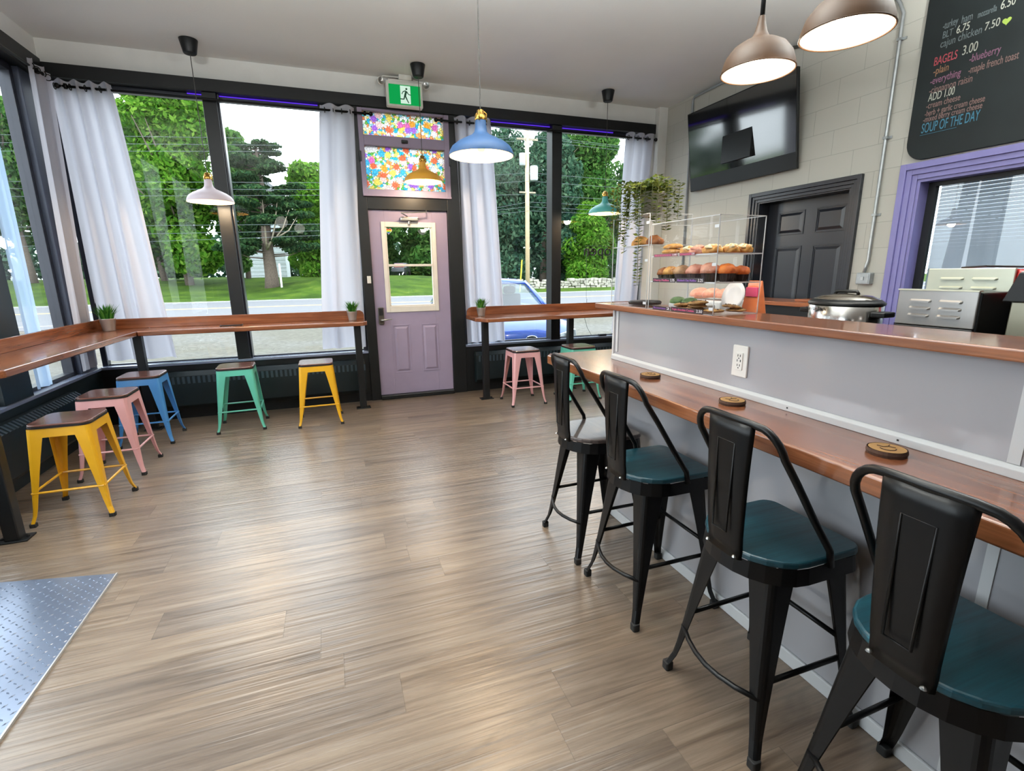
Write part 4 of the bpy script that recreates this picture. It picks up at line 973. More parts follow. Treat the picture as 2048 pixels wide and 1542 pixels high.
def gooseneck(label, x, y, zr):
    t = thing('gooseneck_lamp', label, 'lamp', (x,y,zr), 0, 'gooseneck lamps over the counter')
    prof = [(.150,0),(.148,.02),(.135,.06),(.108,.095),(.075,.115),(.050,.125),(.036,.135),(.026,.155),(.018,.185),(.013,.215)]
    m = MB(); m.lathe(prof, seg=48); sh = m.build('shade', M_bronze, t, smooth=True)
    MB().lathe([(r_-.004, z_-.0) for r_, z_ in prof[:6]]+[(.001,.122)], seg=48).build('shade_lining', emit('lit_enamel', (255,240,215), 1.7), sh, smooth=True)  # lining emits, standing in for bulb light on the enamel
    MB().tube([(.150*math.cos(a),.150*math.sin(a),0) for a in [2*PI*k/40 for k in range(40)]], .003, 5, closed=True).build('rolled_rim', M_bronze, sh, smooth=True)
    hz = ZC-zr; R = .20
    pts = [(0,0,.2),(0,0,.34)]+[(R*(1-math.cos(PI/2*k/6))*.6, 0, .34+(hz-.36)*math.sin(PI/2*k/6)*.55) for k in range(1,7)]
    lx, lz = pts[-1][0], pts[-1][2]; pts += [(lx+.12,0,lz+.10),(lx+.22,0,(lz+hz)/2+.06),(lx+.25,0,hz-.01)]
    MB().tube(pts, .0095, 10).build('gooseneck_arm', M_black, t, smooth=True)
    MB().lathe([(.001,hz-.03),(.05,hz-.03),(.055,hz),(.001,hz)], (lx+.25,0,0), 24).build('canopy', M_black, t)
    MB().sphere((0,0,.055), .035, 16).build('bulb', emit('bulb_glow_bright', (255,240,215), 14.0), t, smooth=True)
    point(t, (0,0,.004), LAMP_GOOSE, (1.0,.86,.68), .06)
gooseneck('bronze gooseneck lamp, farther of the two over the counter', 1.85, 1.905, 2.29)
gooseneck('bronze gooseneck lamp, nearer of the two, at the top edge', 1.85, 1.50, 2.28)

# exit sign
es = thing('exit_sign', 'green running-man exit sign with two emergency lamp heads above the door', 'sign', (.905,YB-.12,3.235))
MB().prism(rrect(-.185,.185,-.112,.125,.014), -.035, .035, 'Y').build('sign_housing', plain('sign_white', (222,220,212), .5), es, bevel=.006)
MB().box(-.16,.16,-.040,-.034,-.092,.092).build('green_face', emit('sign_green', (20,172,84), .85), es)
MB().box(-.045,.058,-.0425,-.040,-.082,.084).build('white_field', emit('sign_white_lit', (215,245,225), .95), es)
mg = MB(); mm = .0435
def bar2(p, q, w): # flat bar of the pictogram
    p, q = Vector((p[0],0,p[1])), Vector((q[0],0,q[1])); d = (q-p).normalized(); n = Vector((-d.z,0,d.x))*w/2
    mg.prism([((p+n).x,(p+n).z),((q+n).x,(q+n).z),((q-n).x,(q-n).z),((p-n).x,(p-n).z)], -.0455, -.0425, 'Y')
for p, q, w in (((.016,.036),(.000,-.012),.020),((.010,.040),(-.020,.026),.008),((-.020,.026),(-.030,.004),.007),((.018,.034),(.036,.008),.008),((.036,.008),(.060,.002),.007),((-.002,-.010),(-.012,-.042),.012),((-.012,-.042),(-.050,-.040),.009),((.004,-.010),(.020,-.045),.012),((.020,-.045),(.036,-.074),.009)): bar2(p, q, w)
mg.prism([(.018+.010*math.cos(2*PI*k/16), .056+.010*math.sin(2*PI*k/16)) for k in range(16)], -.0455, -.0425, 'Y')
mg.build('running_man', plain('sign_dark_green', (8,84,50), .6), es)
MB().box(-.16,.16,-.02,.02,.125,.145).box(-.05,.08,-.03,.03,.145,.194).build('mounting_bracket', MC['sign_white'], es, bevel=.003)
for s_ in (-1,1):
    e = MB(); e.lathe([(.001,-.03),(.02,-.028),(.034,-.005),(.038,.02),(.034,.022)], (0,0,0), 20); eo = e.build('lamp_head', MC['sign_white'], es, loc=(s_*.235,-.01,.115), smooth=True); eo.rotation_euler = (PI/2,0,-s_*.35)
    MB().lathe([(.033,.019),(.02,.016),(.001,.004)], (0,0,0), 20).build('reflector', M_steel, eo, smooth=True)
MB().tube([(-.235,.0,.15),(-.2,0,.17),(.0,0,.172)], .006, 6).tube([(.235,.0,.13),(.2,0,.135),(.1,0,.16)], .006, 6).build('lamp_arm', MC['sign_white'], es)

# ============================================================ CURTAINS, RODS
M_curt = cloth('white_curtain', (205,205,214), .42)
M_sheer = cloth('sheer_curtain', (176,200,228), .6, .25)
def curtain(label, p0, p1, q0, q1, z0, z1, folds, amp, normal, mat=None, seed=0, grom=True, group=None):
    """p0,p1: plan ends at the rod; q0,q1: plan ends at the hem"""
    t = thing('curtain', label, 'curtain', (0,0,0), 0, group)
    r = random.Random(seed); nu, nv = folds*14, 26; vs = []
    ph = [r.uniform(-.5,.5) for _ in range(folds+2)]; am = [r.uniform(.6,1.25) for _ in range(folds+2)]
    nrm = Vector((*normal, 0))
    for j in range(nv+1):
        v = j/nv; z = z1+(z0-z1)*v; vv = v**.85
        a = Vector((*p0,0)).lerp(Vector((*q0,0)), vv); b = Vector((*p1,0)).lerp(Vector((*q1,0)), vv)
        for i in range(nu+1):
            u = i/nu; k = u*folds; fi = int(min(k, folds-1)); A = amp*(am[fi]*(1-(k-fi))+am[fi+1]*(k-fi))*(.8+.5*v)
            warp = u+.25/folds*math.sin(2*PI*u*1.5+seed)*v
            w_ = A*math.sin(2*PI*warp*folds+ph[fi]*v*.8)+A*.22*math.sin(4*PI*warp*folds+1+2*v)
            c = a.lerp(b, u); vs.append((c.x+nrm.x*w_, c.y+nrm.y*w_, z-(.012*math.cos(2*PI*u*folds) if j == 0 else 0)))
    m = MB(); m.add(vs, [(j*(nu+1)+i, j*(nu+1)+i+1, (j+1)*(nu+1)+i+1, (j+1)*(nu+1)+i) for j in range(nv) for i in range(nu)])
    m.build('curtain_cloth', mat or M_curt, t, smooth=True)
    if grom:
        for k in range(folds*2):
            g = MB()
            u = (k+.5)/(folds*2); c = Vector((*p0,0)).lerp(Vector((*p1,0)), u); tang = (Vector((*p1,0))-Vector((*p0,0))).normalized()
            ring = []
            for s_ in range(16):
                a = 2*PI*s_/16; ring.append(c+Vector((0,0,z1-.055))+(nrm*math.cos(a)+Vector((0,0,1))*math.sin(a))*.024+tang*0)
            g.tube(ring, .004, 5, closed=True)
            g.build('grommet', M_metal_blk, t, smooth=True)
    return t
GC = 'white grommet curtains of the shop front'
yr = YB-.06
curtain('white curtain hung from the side-window rod in the left corner', (XL+.085,5.40), (XL+.09,5.75), (XL-.005,5.42), (XL+.025,5.79), .62, 3.15, 2, .026, (1,.15), seed=1, group=GC)
curtain('white curtain on the back wall, left corner, widest of them', (XL+.07,yr+.02), (-1.66,yr), (XL+.03,YB+.042), (-1.52,YB+.042), .64, 3.11, 4, .036, (0,1), seed=2, group=GC)
curtain('white curtain left of the door behind the grass plant', (.07,yr), (.395,yr), (-.13,YB+.042), (.335,YB+.042), .63, 3.11, 2, .036, (0,1), seed=3, group=GC)
curtain('white curtain right of the door behind the blue pendant', (1.44,yr), (1.86,yr), (1.53,YB+.042), (2.04,YB+.042), .60, 3.11, 3, .036, (0,1), seed=4, group=GC)
curtain('white curtain in the right corner behind the pastry case', (3.62,yr), (4.03,yr), (3.55,YB+.042), (3.94,YB+.042), .62, 3.11, 3, .034, (0,1), seed=5, group=GC)
curtain('bluish sheer curtain beside the dark post of the side window', (XL+.02,4.66), (XL+.02,4.90), (XL+.02,4.66), (XL+.02,4.86), .62, 3.08, 2, .016, (1,0), M_sheer, 6, False)
def rod(label, a, b):
    t = thing('curtain_rod', label, 'curtain rod', (0,0,0))
    MB().tube([a,b], .011, 10).build('rod_tube', M_metal_blk, t, smooth=True)
    a, b = Vector(a), Vector(b); d = (b-a).normalized(); f = MB()
    for p in (a, b): f.sphere(p, .022, 12)
    f.build('finial', M_metal_blk, t, smooth=True)
    n = Vector((0,1,0)) if abs(d.x) > .5 else Vector((-1,0,0)); f = MB()
    for p in (a+d*.06, b-d*.06): f.tube([p, p+n*.05], .009, 8); f.tube([p-Vector((0,0,.02)), p+Vector((0,0,.02))], .014, 8)
    f.build('rod_bracket', M_metal_blk, t, smooth=True)
rod('black curtain rod over the windows left of the door', (XL+.12,yr,3.055), (.56,yr,3.055))
rod('black curtain rod over the windows right of the door', (1.24,yr,3.055), (4.055,yr,3.055))
rod('black curtain rod along the side window', (XL+.085,1.0,3.09), (XL+.085,5.60,3.09))
# violet LED strip lights on the frame heads and below the bar
def strip(label, x0, x1, y0, y1, z0, z1):
    tag(MB().box(x0,x1,y0,y1,z0,z1).build('led_strip', M_led), label, 'light strip', 'violet light strips around the window frames')
strip('violet light strip under the header, left window', -1.1, .05, YB+.05, YB+.06, 3.118, 3.125)
strip('violet light strip beside the window post, left window', -.845, -.838, YB+.03, YB+.05, 1.4, 3.11)
strip('violet light strip tucked under the back edge of the left bar', -2.0, .3, 5.772, 5.778, ZB-.055, ZB-.047)
strip('violet light strip under the header, right window', 1.9, 3.5, YB+.05, YB+.06, 3.118, 3.125)

# ============================================================ RIGHT WALL THINGS
tv = thing('television', 'large black flat television tilted on the block wall', 'television', (0,0,0))
a0, a1 = (4.03, 3.175), (4.14, 2.345)
def tvq(y0, y1, o0, o1, dz0=0, dz1=0):
    n = Vector((a1[1]-a0[1], -(a1[0]-a0[0]))).normalized()*-1  # towards the wall is +x
    def P_(a, off): return (a[0]+off, a[1])
    (xa,za),(xb,zb) = P_(a1,o0),P_(a0,o0); (xc_,zc_),(xd,zd) = P_(a1,o1),P_(a0,o1)
    return [(xa,y0,za+dz1),(xc_,y0,zc_+dz1),(xc_,y1,zc_+dz1),(xa,y1,za+dz1),(xb,y0,zb-dz0),(xd,y0,zd-dz0),(xd,y1,zd-dz0),(xb,y1,zb-dz0)]
m = MB(); m.hexa(tvq(3.69,5.14,0,.03)); m.build('tv_housing', M_black, tv, bevel=.003)
m = MB(); m.hexa(tvq(3.70,5.13,-.002,0,.012,.02)); m.build('tv_screen', plain('tv_glass', (9,10,12), .09, spec=.9, coat=1, var=0), tv)
m = MB(); m.box(4.075,4.2,4.2,4.6,2.55,2.95); m.build('wall_bracket', M_black, tv)
cb_ = thing('chalkboard_menu', 'black chalkboard menu with rounded corners above the violet window', 'menu board', (0,0,0))
bd_ = [(y, z) for y, z in rrect(.85, 2.765, 2.215, 3.40, .13, 8)]
MB().prism(bd_, XR-.025, XR, 'X').build('board_panel', plain('chalkboard_black', (16,23,24), .6, spec=.3, var=.3, nscale=3), cb_, bevel=.004)
CH = {'w': (176,178,166), 'g': (92,102,104), 'r': (170,74,84), 'p': (132,92,116), 'o': (140,104,78), 'b': (62,116,138), 'y': (160,186,84), 'k': (126,100,96)}
TX = [("-turkey",2.643,3.054,2.554,'g',.055),("ham",2.532,3.047,2.471,'g',.055),("mozzarella",2.439,3.04,2.339,'g',.045),("6.50",2.319,3.037,2.245,'w',.06),("BLT",2.637,2.996,2.576,'g',.05),("6.75",2.553,2.993,2.479,'w',.055),
 ("cajun chicken",2.641,2.94,2.402,'g',.055),("7.50",2.388,2.946,2.309,'w',.055),("BAGELS",2.665,2.835,2.525,'r',.062),("3.00",2.496,2.842,2.411,'w',.066),("-plain",2.658,2.776,2.565,'o',.055),("-blueberry",2.444,2.78,2.275,'p',.055),
 ("-everything",2.668,2.715,2.483,'p',.055),("-maple french toast",2.438,2.71,2.173,'k',.055),("-cinnamon raisin",2.665,2.655,2.407,'k',.052),("ADD 1.00",2.663,2.606,2.501,'w',.06),("-cream cheese",2.669,2.558,2.46,'k',.048),
 ("-herb + garlic cream cheese",2.671,2.508,2.313,'k',.046),("-mixed berry cream cheese",2.675,2.470,2.321,'k',.044),("SOUP OF THE DAY",2.677,2.398,2.326,'b',.075)]
for body_, y, z, y2, c, s_ in TX:
    text('chalk_writing', body_, plain('chalk_'+c, CH[c], .9), cb_, (XR-.0262,y,z), (PI/2,0,-PI/2), s_*1.25, abs(y-y2))
MB().tube([(XR-.027,2.68,2.385),(XR-.027,2.45,2.383)], .0015, 4).build('chalk_underline', MC['chalk_b'], cb_)
hh_ = [(2.27-(a-.672)*.7, 2.955+(b-1.905)*.7) for a, b in ht]
MB().prism(hh_, XR-.028, XR-.0255, 'X').build('chalk_heart', plain('chalk_y', CH['y'], .9), cb_)
cm_ = thing('conduit', 'grey metal conduit running down the block wall to a switch box', 'conduit', (0,0,0))
MB().tube([(XR-.02,3.02,ZC),(XR-.02,2.97,3.36),(XR-.02,2.935,3.28),(XR-.02,2.932,1.50),(XR-.03,2.935,1.46),(XR-.035,2.94,1.405)], .012, 10).build('conduit_pipe', M_galv, cm_, smooth=True)
for z in (3.1,2.42,1.85): MB().box(XR-.034,XR,2.915,2.95,z,z+.018).box(XR-.008,XR-.0001,2.895,2.95,z,z+.018).build('pipe_strap', M_galv, cm_)
sb_ = thing('switch_box', 'galvanised metal electrical box at the foot of the conduit', 'electrical box', (XR,2.935,1.36))
MB().prism(rrect(-.058,.058,-.05,.045,.01), -.05, 0, 'X').build('box_body', M_galv, sb_, bevel=.004)
MB().prism(rrect(-.05,.05,-.042,.038,.004), -.054, -.05, 'X').build('box_cover', M_galv, sb_, bevel=.002)
MB().box(-.06,-.054,-.012,.012,-.016,.012).build('box_switch', M_steel, sb_, bevel=.001)
c2_ = thing('conduit', 'grey conduit dropping from the ceiling behind the television', 'conduit', (0,0,0))
MB().tube([(XR-.02,4.6,ZC-.02),(XR-.02,5.22,ZC-.03),(XR-.02,5.25,ZC-.06),(XR-.02,5.25,1.35)], .013, 10).build('conduit_pipe', plain('painted_conduit', (140,146,150), .5), c2_, smooth=True)
c3_ = thing('conduit', 'dark conduit running along the ceiling edge of the block wall', 'conduit', (0,0,0))
MB().tube([(XR-.02,2.0,ZC-.015),(XR-.02,3.75,ZC-.015),(XR-.035,3.82,ZC-.04),(XR-.02,3.9,ZC-.015),(XR-.02,4.58,ZC-.015)], .013, 8).build('conduit_pipe', plain('dark_conduit', (66,66,62), .5), c3_, smooth=True)
# work counter behind, half-height partition by the black door
wc = thing('work_counter', 'dark work counter behind the ledge carrying the kitchen appliances', 'counter', (0,0,0))
MB().box(2.05, 2.85, -1.2, 2.78, .04, 1.02).build('cabinet_body', M_black, wc, bevel=.005)
MB().box(2.0, 2.88, -1.22, 2.80, 1.02, 1.05).build('counter_slab', plain('steel_worktop', (120,118,112), .35, metal=.6), wc, bevel=.004)
hp = thing('service_gate', 'wood-topped half partition standing in front of the black door', 'partition', (0,0,0))
MB().box(3.72, 4.05, 2.95, 4.35, 0, 1.13).build('partition_panel', M_black, hp)
MB().box(3.68, 4.12, 2.92, 4.40, 1.13, 1.165).build('partition_cap', wood('partition_wood_y', (124,66,34), (186,110,60), 'Y', .3, .3), hp, bevel=.005)
MB().box(3.85, 4.0, 3.12, 3.3, 1.165, 1.185).build('wood_block', MC['partition_wood_y'], hp, bevel=.004)

# ---- appliances
WT = 1.05
cp_ = thing('slow_cooker', 'stainless slow cooker with dark lid behind the ledge', 'slow cooker', (2.38,1.75,WT+.018), PI/2)
MB().box(-.15,.15,-.12,.12,-.018,.002).build('black_foot', M_black, cp_)
def oval(prof, sx_=1.0, sy_=.8): 
    return MB().lathe(prof, (0,0,0), 40, sx_, sy_)
oval([(.001,.0),(.155,.0),(.165,.01),(.168,.20),(.160,.205)]).build('steel_body', plain('polished_steel', (196,194,192), .18, metal=1, var=.05), cp_, smooth=True)
oval([(.172,.205),(.174,.215),(.150,.232),(.155,.222)]).build('black_rim', M_black, cp_, smooth=True)
oval([(.155,.224),(.150,.232),(.110,.248),(.05,.256),(.001,.258)]).build('lid', plain('smoked_lid', (84,76,64), .12, metal=.3, coat=1), cp_, smooth=True)
MB().tube([(-.06,0,.254),(-.05,0,.268),(.05,0,.268),(.06,0,.254)], .008, 8).build('lid_handle', M_black, cp_, smooth=True)
for s_ in (-1,1): MB().prism([(s_*.16,-.05),(s_*.215,-.04),(s_*.22,.04),(s_*.16,.05)], .155, .18).build('side_handle', M_black, cp_, bevel=.006)
text('maker_lettering', 'Hamilton Beach', M_black, cp_, (.10,.1365,.178), (PI/2,0,PI), .026, .10)
# rotate so the lettering faces the ledge
def louvre_panel(parent, name, x, y0, y1, z0, z1, rows, cols, mat):
    m = MB(); m.box(x, x+.012, y0, y1, z0, z1); p = m.build(name, mat, parent, bevel=.003)
    l = MB(); cw = (y1-y0)*.78/cols
    for i in range(rows):
        for j in range(cols):
            cy = y0+(y1-y0)*(.12+.76*(j+.5)/cols); cz = z0+(z1-z0)*(.18+.62*(i+.5)/rows); hw_, hz_ = cw*.38, (z1-z0)*.045
            ring = rrect(cy-hw_, cy+hw_, cz-hz_, cz+hz_, hz_*.98, 4); n = len(ring)
            l.add([(x, a, b) for a, b in ring]+[(x-.010, cy+(a-cy)*.85, cz+(b-cz)*.5-hz_*.5) for a, b in ring], [(k,(k+1)%n,(k+1)%n+n,k+n) for k in range(n)]+[tuple(range(n,2*n))])
    l.build('louvres', mat, p, smooth=False)
M_ss = plain('stainless_sheet', (172,170,168), .32, metal=.7, var=.05, nscale=5)
pp = thing('panini_press', 'black appliance with grey louvred back panel right of the slow cooker', 'appliance', (2.3,1.32,WT))
MB().box(.012, .20, -.15, .145, .02, .30).build('appliance_body', M_black, pp, bevel=.006)
MB().box(.0, .19, -.145, .14, 0, .16).build('black_base', M_black, pp, bevel=.006)
louvre_panel(pp, 'louvred_back', 0, -.145, .14, .162, .305, 3, 2, M_ss)
MB().box(-.004, .02, -.147, .142, .303, .308).build('panel_lip', plain('lip_cream', (206,206,186), .4, metal=.3), pp)
ts = thing('toaster', 'red-sided toaster with louvred steel back behind the louvred appliance', 'toaster', (2.52,1.34,WT))
MB().box(.012, .255, -.23, .135, .0, .27).build('black_base', M_black, ts, bevel=.005)
MB().box(.012, .26, -.235, .14, .272, .385).build('red_body', plain('red_enamel', (196,22,20), .2, coat=.6), ts, bevel=.01)
louvre_panel(ts, 'louvred_back', 0, -.155, .15, .27, .39, 2, 2, plain('stainless_pale', (196,200,184), .35, metal=.5))
MB().tube([(.1,-.18,.392),(.02,-.05,.398),(.1,.08,.392)], .004, 6).build('power_cord', M_black, ts)
MB().sphere((.0,-.2,.34), .008, 8).sphere((0,-.2,.30), .008, 8).build('red_knob', MC['red_enamel'], ts)
gd = thing('coffee_grinder', 'black coffee grinder with dark dome hopper at the right edge', 'grinder', (2.32,1.0,WT))
MB().hexa([(0,-.22,.27),(.25,-.22,.27),(.25,.10,.27),(0,.115,.27),(0,-.22,.375),(.25,-.22,.375),(.25,.07,.375),(0,.08,.375)]).build('grinder_head', M_black, gd, bevel=.004)
MB().hexa([(0.0,-.2,.375),(.22,-.2,.375),(.22,.07,.375),(0,.08,.375),(.05,-.2,.40),(.2,-.2,.40),(.2,.04,.40),(.05,.05,.40)]).build('head_bevel', M_ss, gd, bevel=.002)
MB().box(.03,.24,-.22,.10,0,.27).build('steel_front', plain('warm_steel', (150,146,128), .3, metal=.8, var=.1), gd, bevel=.004)
MB().lathe([(.13,.40),(.14,.46),(.135,.52),(.11,.58),(.06,.615),(.001,.625)], (.12,-.08,0), 32).build('dome_hopper', plain('smoked_dome', (20,26,24), .1, coat=1), gd, smooth=True)

# ============================================================ PASTRY CASES AND FOOD
ZL = 1.263
M_edge = plain('acrylic_edge', (222,226,230), .15, spec=.8, coat=.5)
def acrylic_case(label, x0, x1, y0, y1, z0, z1, shelves):
    t = thing('display_case', label, 'display case', (0,0,0))
    th = .003; w = MB()
    w.box(x0,x0+th,y0,y1,z0,z1); w.box(x1-th,x1,y0,y1,z0,z1); w.box(x0+th,x1-th,y0,y0+th,z0,z1); w.box(x0+th,x1-th,y1-th,y1,z0,z1)
    w.build('clear_walls', M_acryl, t)
    MB().box(x0,x1,y0,y1,z1-.004,z1).build('clear_lid', M_acryl, t)
    for z in shelves:
        s_ = MB().box(x0+th,x1-th,y0+th,y1-th,z,z+.004).build('shelf', M_acryl, t)
        e = MB(); e.box(x0+th,x0+.0055,y0+th,y1-th,z,z+.005); e.box(x0+.006,x1-th,y0+th,y0+.0055,z,z+.005); e.box(x1-.0055,x1-th,y0+th,y1-th,z,z+.004)
        e.build('shelf_edge', M_edge, s_)
    e = MB(); q = .0028
    for x in (x0,x1-q):
        for y in (y0,y1-q): e.box(x,x+q,y,y+q,z0,z1)
    for z in (z0,z1-q):
        e.box(x0,x0+q,y0,y1,z,z+q); e.box(x1-q,x1,y0,y1,z,z+q); e.box(x0,x1,y0,y0+q,z,z+q); e.box(x0,x1,y1-q,y1,z,z+q)
    e.build('polished_edges', M_edge, t)
    for z in (z0+.02,(z0+z1)/2,z1-.05): MB().box(x0-.004,x0+.0,y0-.002,y0+.022,z,z+.012).build('hinge', M_edge, t)
    return t
cA = acrylic_case('clear acrylic three-tier case of muffins, pastries and cookies', 1.468, 1.705, 1.635, 2.085, ZL, 1.66, (1.392, 1.508))
cB = acrylic_case('clear acrylic tower case with two pastries, trailing plant on top', 1.468, 1.715, 2.10, 2.43, ZL, 1.715, (1.565,))
MB().lathe([(.001,.0),(.085,.0),(.088,.012),(.08,.018),(.001,.02)], (1.60,2.30,ZL+.006), 32).build('black_turntable', M_black, cB)
def lumpy(m, c, rx, ry, rz_, seed, k=.12, flatb=-.4, nu=20, nv=10):
    r = random.Random(seed); ph = [r.uniform(0,6.28) for _ in range(6)]; vs = []
    for j in range(nv+1):
        v = -PI/2+PI*j/nv
        for i in range(nu):
            u = 2*PI*i/nu; s_ = 1+k*(.5*math.sin(3*u+ph[0]+2*v)+.4*math.sin(5*u+ph[1]-3*v)+.35*math.sin(7*v+ph[2]+2*u)+.25*math.sin(9*u+ph[3])*math.cos(6*v+ph[4]))
            z = max(math.sin(v)*s_, flatb); vs.append((c[0]+rx*math.cos(v)*math.cos(u)*s_, c[1]+ry*math.cos(v)*math.sin(u)*s_, c[2]+rz_*z))
    m.add(vs, [(j*nu+i, j*nu+(i+1)%nu, (j+1)*nu+(i+1)%nu, (j+1)*nu+i) for j in range(nv) for i in range(nu)]); return m
def baked(name, a, b, sc_=25):
    if name in MC: return MC[name]
    m, nt, o = newmat(name); v = coords(nt); f = noise(nt, v, sc_, 6, .65); col = ramp(nt, f, [(.35, s2l(a)), (.62, s2l(b))])
    bb = bsdf(nt, o, col, .55); bump(nt, bb, f, .7, .006); MC[name] = m; return m
BK = {'brown': baked('crust_brown', (120,66,34), (182,112,58)), 'gold': baked('crust_gold', (176,112,48), (226,172,92)), 'orange': baked('crust_orange', (196,84,26), (236,136,52)), 'tan': baked('crust_tan', (160,116,78), (206,164,120)),
      'pink': baked('crust_pink', (196,120,96), (226,166,140)), 'pale': baked('icing_pale', (222,196,150), (246,232,196)), 'cookie': baked('cookie_dough', (112,72,38), (188,142,82), 45), 'green': baked('green_wrap', (70,104,58), (118,148,92), 20)}
M_liner = plain('muffin_liner', (48,34,32), .7)
def muffin(y, x, c, seed, lab, k=1.0):
    t = thing('muffin', lab, 'muffin', (x,y,1.397), 0, 'muffins on the middle shelf')
    ring = []; n = 36
    prof = [(.026,0),(.035,.034)]
    m = MB(); m.add([( (r_*k+(.0012 if i%2 else -.0012))*math.cos(2*PI*i/n), (r_*k+(.0012 if i%2 else -.0012))*math.sin(2*PI*i/n), z*k) for r_, z in prof for i in range(n)], [(i,(i+1)%n,(i+1)%n+n,i+n) for i in range(n)]+[tuple(range(n))])
    m.build('paper_liner', M_liner, t)
    lumpy(MB(), (0,0,.044*k), .041*k, .041*k, .030*k, seed, .10, -.35).build('muffin_top', BK[c], t, smooth=True)
for y, x, c, s_, lab, k in ((2.05,1.53,'brown',1,'dark brown muffin at the far left end of the middle shelf',.85),(1.995,1.525,'gold',2,'golden muffin second from the left on the middle shelf',.9),(1.915,1.525,'tan',3,'smooth tan muffin third from the left on the middle shelf',.95),
        (1.825,1.525,'pink',4,'pinkish muffin fourth from the left on the middle shelf',1.0),(1.735,1.525,'pink',5,'speckled muffin fifth from the left, by the case corner',1.05),(1.72,1.635,'orange',6,'orange muffin sixth from the left, just right of the case corner',1.0),
        (1.685,1.66,'orange',7,'bright orange muffin at the right end of the middle shelf',1.0),(1.93,1.63,'gold',8,'golden muffin in the back row, left part of the middle shelf',.9),(1.83,1.63,'tan',9,'tan muffin in the back row, centre of the middle shelf',.9)):
    if s_ == 6: x, y = 1.575, 1.69
    if s_ == 7: x, y = 1.648, 1.69; k = .88
    muffin(y, x, c, s_, lab, k)
def pastry(name, lab, cat, x, y, z, rx, ry, rz_, c, seed, grp, top=None, k=.1, rot=0):
    t = thing(name, lab, cat, (x,y,z), rot, grp)
    lumpy(MB(), (0,0,rz_*.42), rx, ry, rz_, seed, k, -.42).build('crust', BK[c], t, smooth=True)
    if top: lumpy(MB(), (0,0,rz_*.82), rx*.88, ry*.88, rz_*.62, seed+5, k*1.5, -.1).build('topping', BK[top], t, smooth=True)
Z3 = 1.513
G3 = 'pastries on the top shelf'
pastry('breadstick', 'lower of the two stacked golden sticks, left of the top shelf', 'pastry', 1.54,2.015,Z3+.012,.026,.07,.016,'gold',11,'golden sticks on the top shelf',k=.03)
pastry('breadstick', 'upper of the two stacked golden sticks, left of the top shelf', 'pastry', 1.54,2.01,Z3+.034,.024,.068,.015,'gold',12,'golden sticks on the top shelf',k=.03)
for i, (y, x, c, tp, lab) in enumerate(((1.89,1.535,'gold','pale','pale-iced pastry right of the golden sticks'),(1.815,1.53,'pink','pink','pinkish pastry in the middle of the top shelf'),(1.735,1.53,'gold','pale','tall iced pastry left of the case corner, top shelf'),
        (1.69,1.585,'gold','pale','iced golden pastry right of the case corner, top shelf'),(1.68,1.645,'gold','pale','iced golden pastry at the right end of the top shelf'))):
    kx = .036 if i < 3 else .030
    pastry('iced_pastry', lab, 'pastry', x, y, Z3+.002, kx, .044 if i < 3 else .034, .024, c, 20+i, G3, tp, .2)
ZBt = ZL+.008
pastry('wrapped_roll', 'green wrapped roll farther left on the bottom shelf', 'wrap', 1.60,2.025,ZBt+.018,.034,.045,.022,'green',31,'green wrapped rolls on the bottom shelf',k=.05)
pastry('wrapped_roll', 'green wrapped roll nearer the middle of the bottom shelf', 'wrap', 1.60,1.935,ZBt+.018,.034,.045,.021,'green',32,'green wrapped rolls on the bottom shelf',k=.05)
tr_ = MB(); tr_.prism(rrect(1.555,1.655,1.82,2.05,.02), ZBt, ZBt+.018); tag(tr_.build('plastic_tray', plain('clear_tray', (206,210,210), .2), bevel=.003), 'low clear tray under the green wrapped rolls', 'tray')
def cookie(x, y, z, r_, seed, lab, tilt=0):
    t = thing('cookie', lab, 'cookie', (x,y,z), seed, 'cookies on the bottom shelf'); t.rotation_euler = (0, tilt, seed)
    lumpy(MB(), (0,0,.005), r_, r_, .009, seed, .06, -.6, 22, 8).build('cookie_dough', BK['cookie'], t, smooth=True)
    c_ = MB(); q = random.Random(seed)
    for _ in range(7): c_.sphere((q.uniform(-.6,.6)*r_, q.uniform(-.6,.6)*r_, .012), .004, 6)
    c_.build('chocolate_chip', plain('chocolate', (52,30,20), .4), t)
for x, y, z, r_, s_, lab, tl in ((1.52,1.80,ZBt,.042,1,'lowest cookie of the middle pile',0),(1.525,1.795,ZBt+.015,.042,2,'second cookie up in the middle pile',0),(1.52,1.79,ZBt+.03,.045,3,'top cookie of the middle pile, largest',.08),
        (1.53,1.70,ZBt,.042,4,'lower cookie near the case corner',0),(1.64,1.69,ZBt,.042,5,'lower cookie at the right end',0),(1.62,1.695,ZBt+.015,.04,6,'upper cookie at the right end, leaning',.12),(1.53,1.90,ZBt,.042,7,'pale cookie left of the middle pile',0),(1.53,1.905,ZBt+.015,.04,8,'pale cookie on top, left of the middle pile',.05)):
    cookie(x, y, z, r_, s_, lab+', bottom shelf', tl)
pastry('croissant', 'golden croissant left in the tower case', 'croissant', 1.58,2.34,1.571,.038,.058,.036,'gold',41,'croissants in the tower case',k=.14)
pastry('croissant', 'darker golden croissant right in the tower case', 'croissant', 1.58,2.215,1.571,.036,.056,.034,'brown',42,'croissants in the tower case',k=.14)
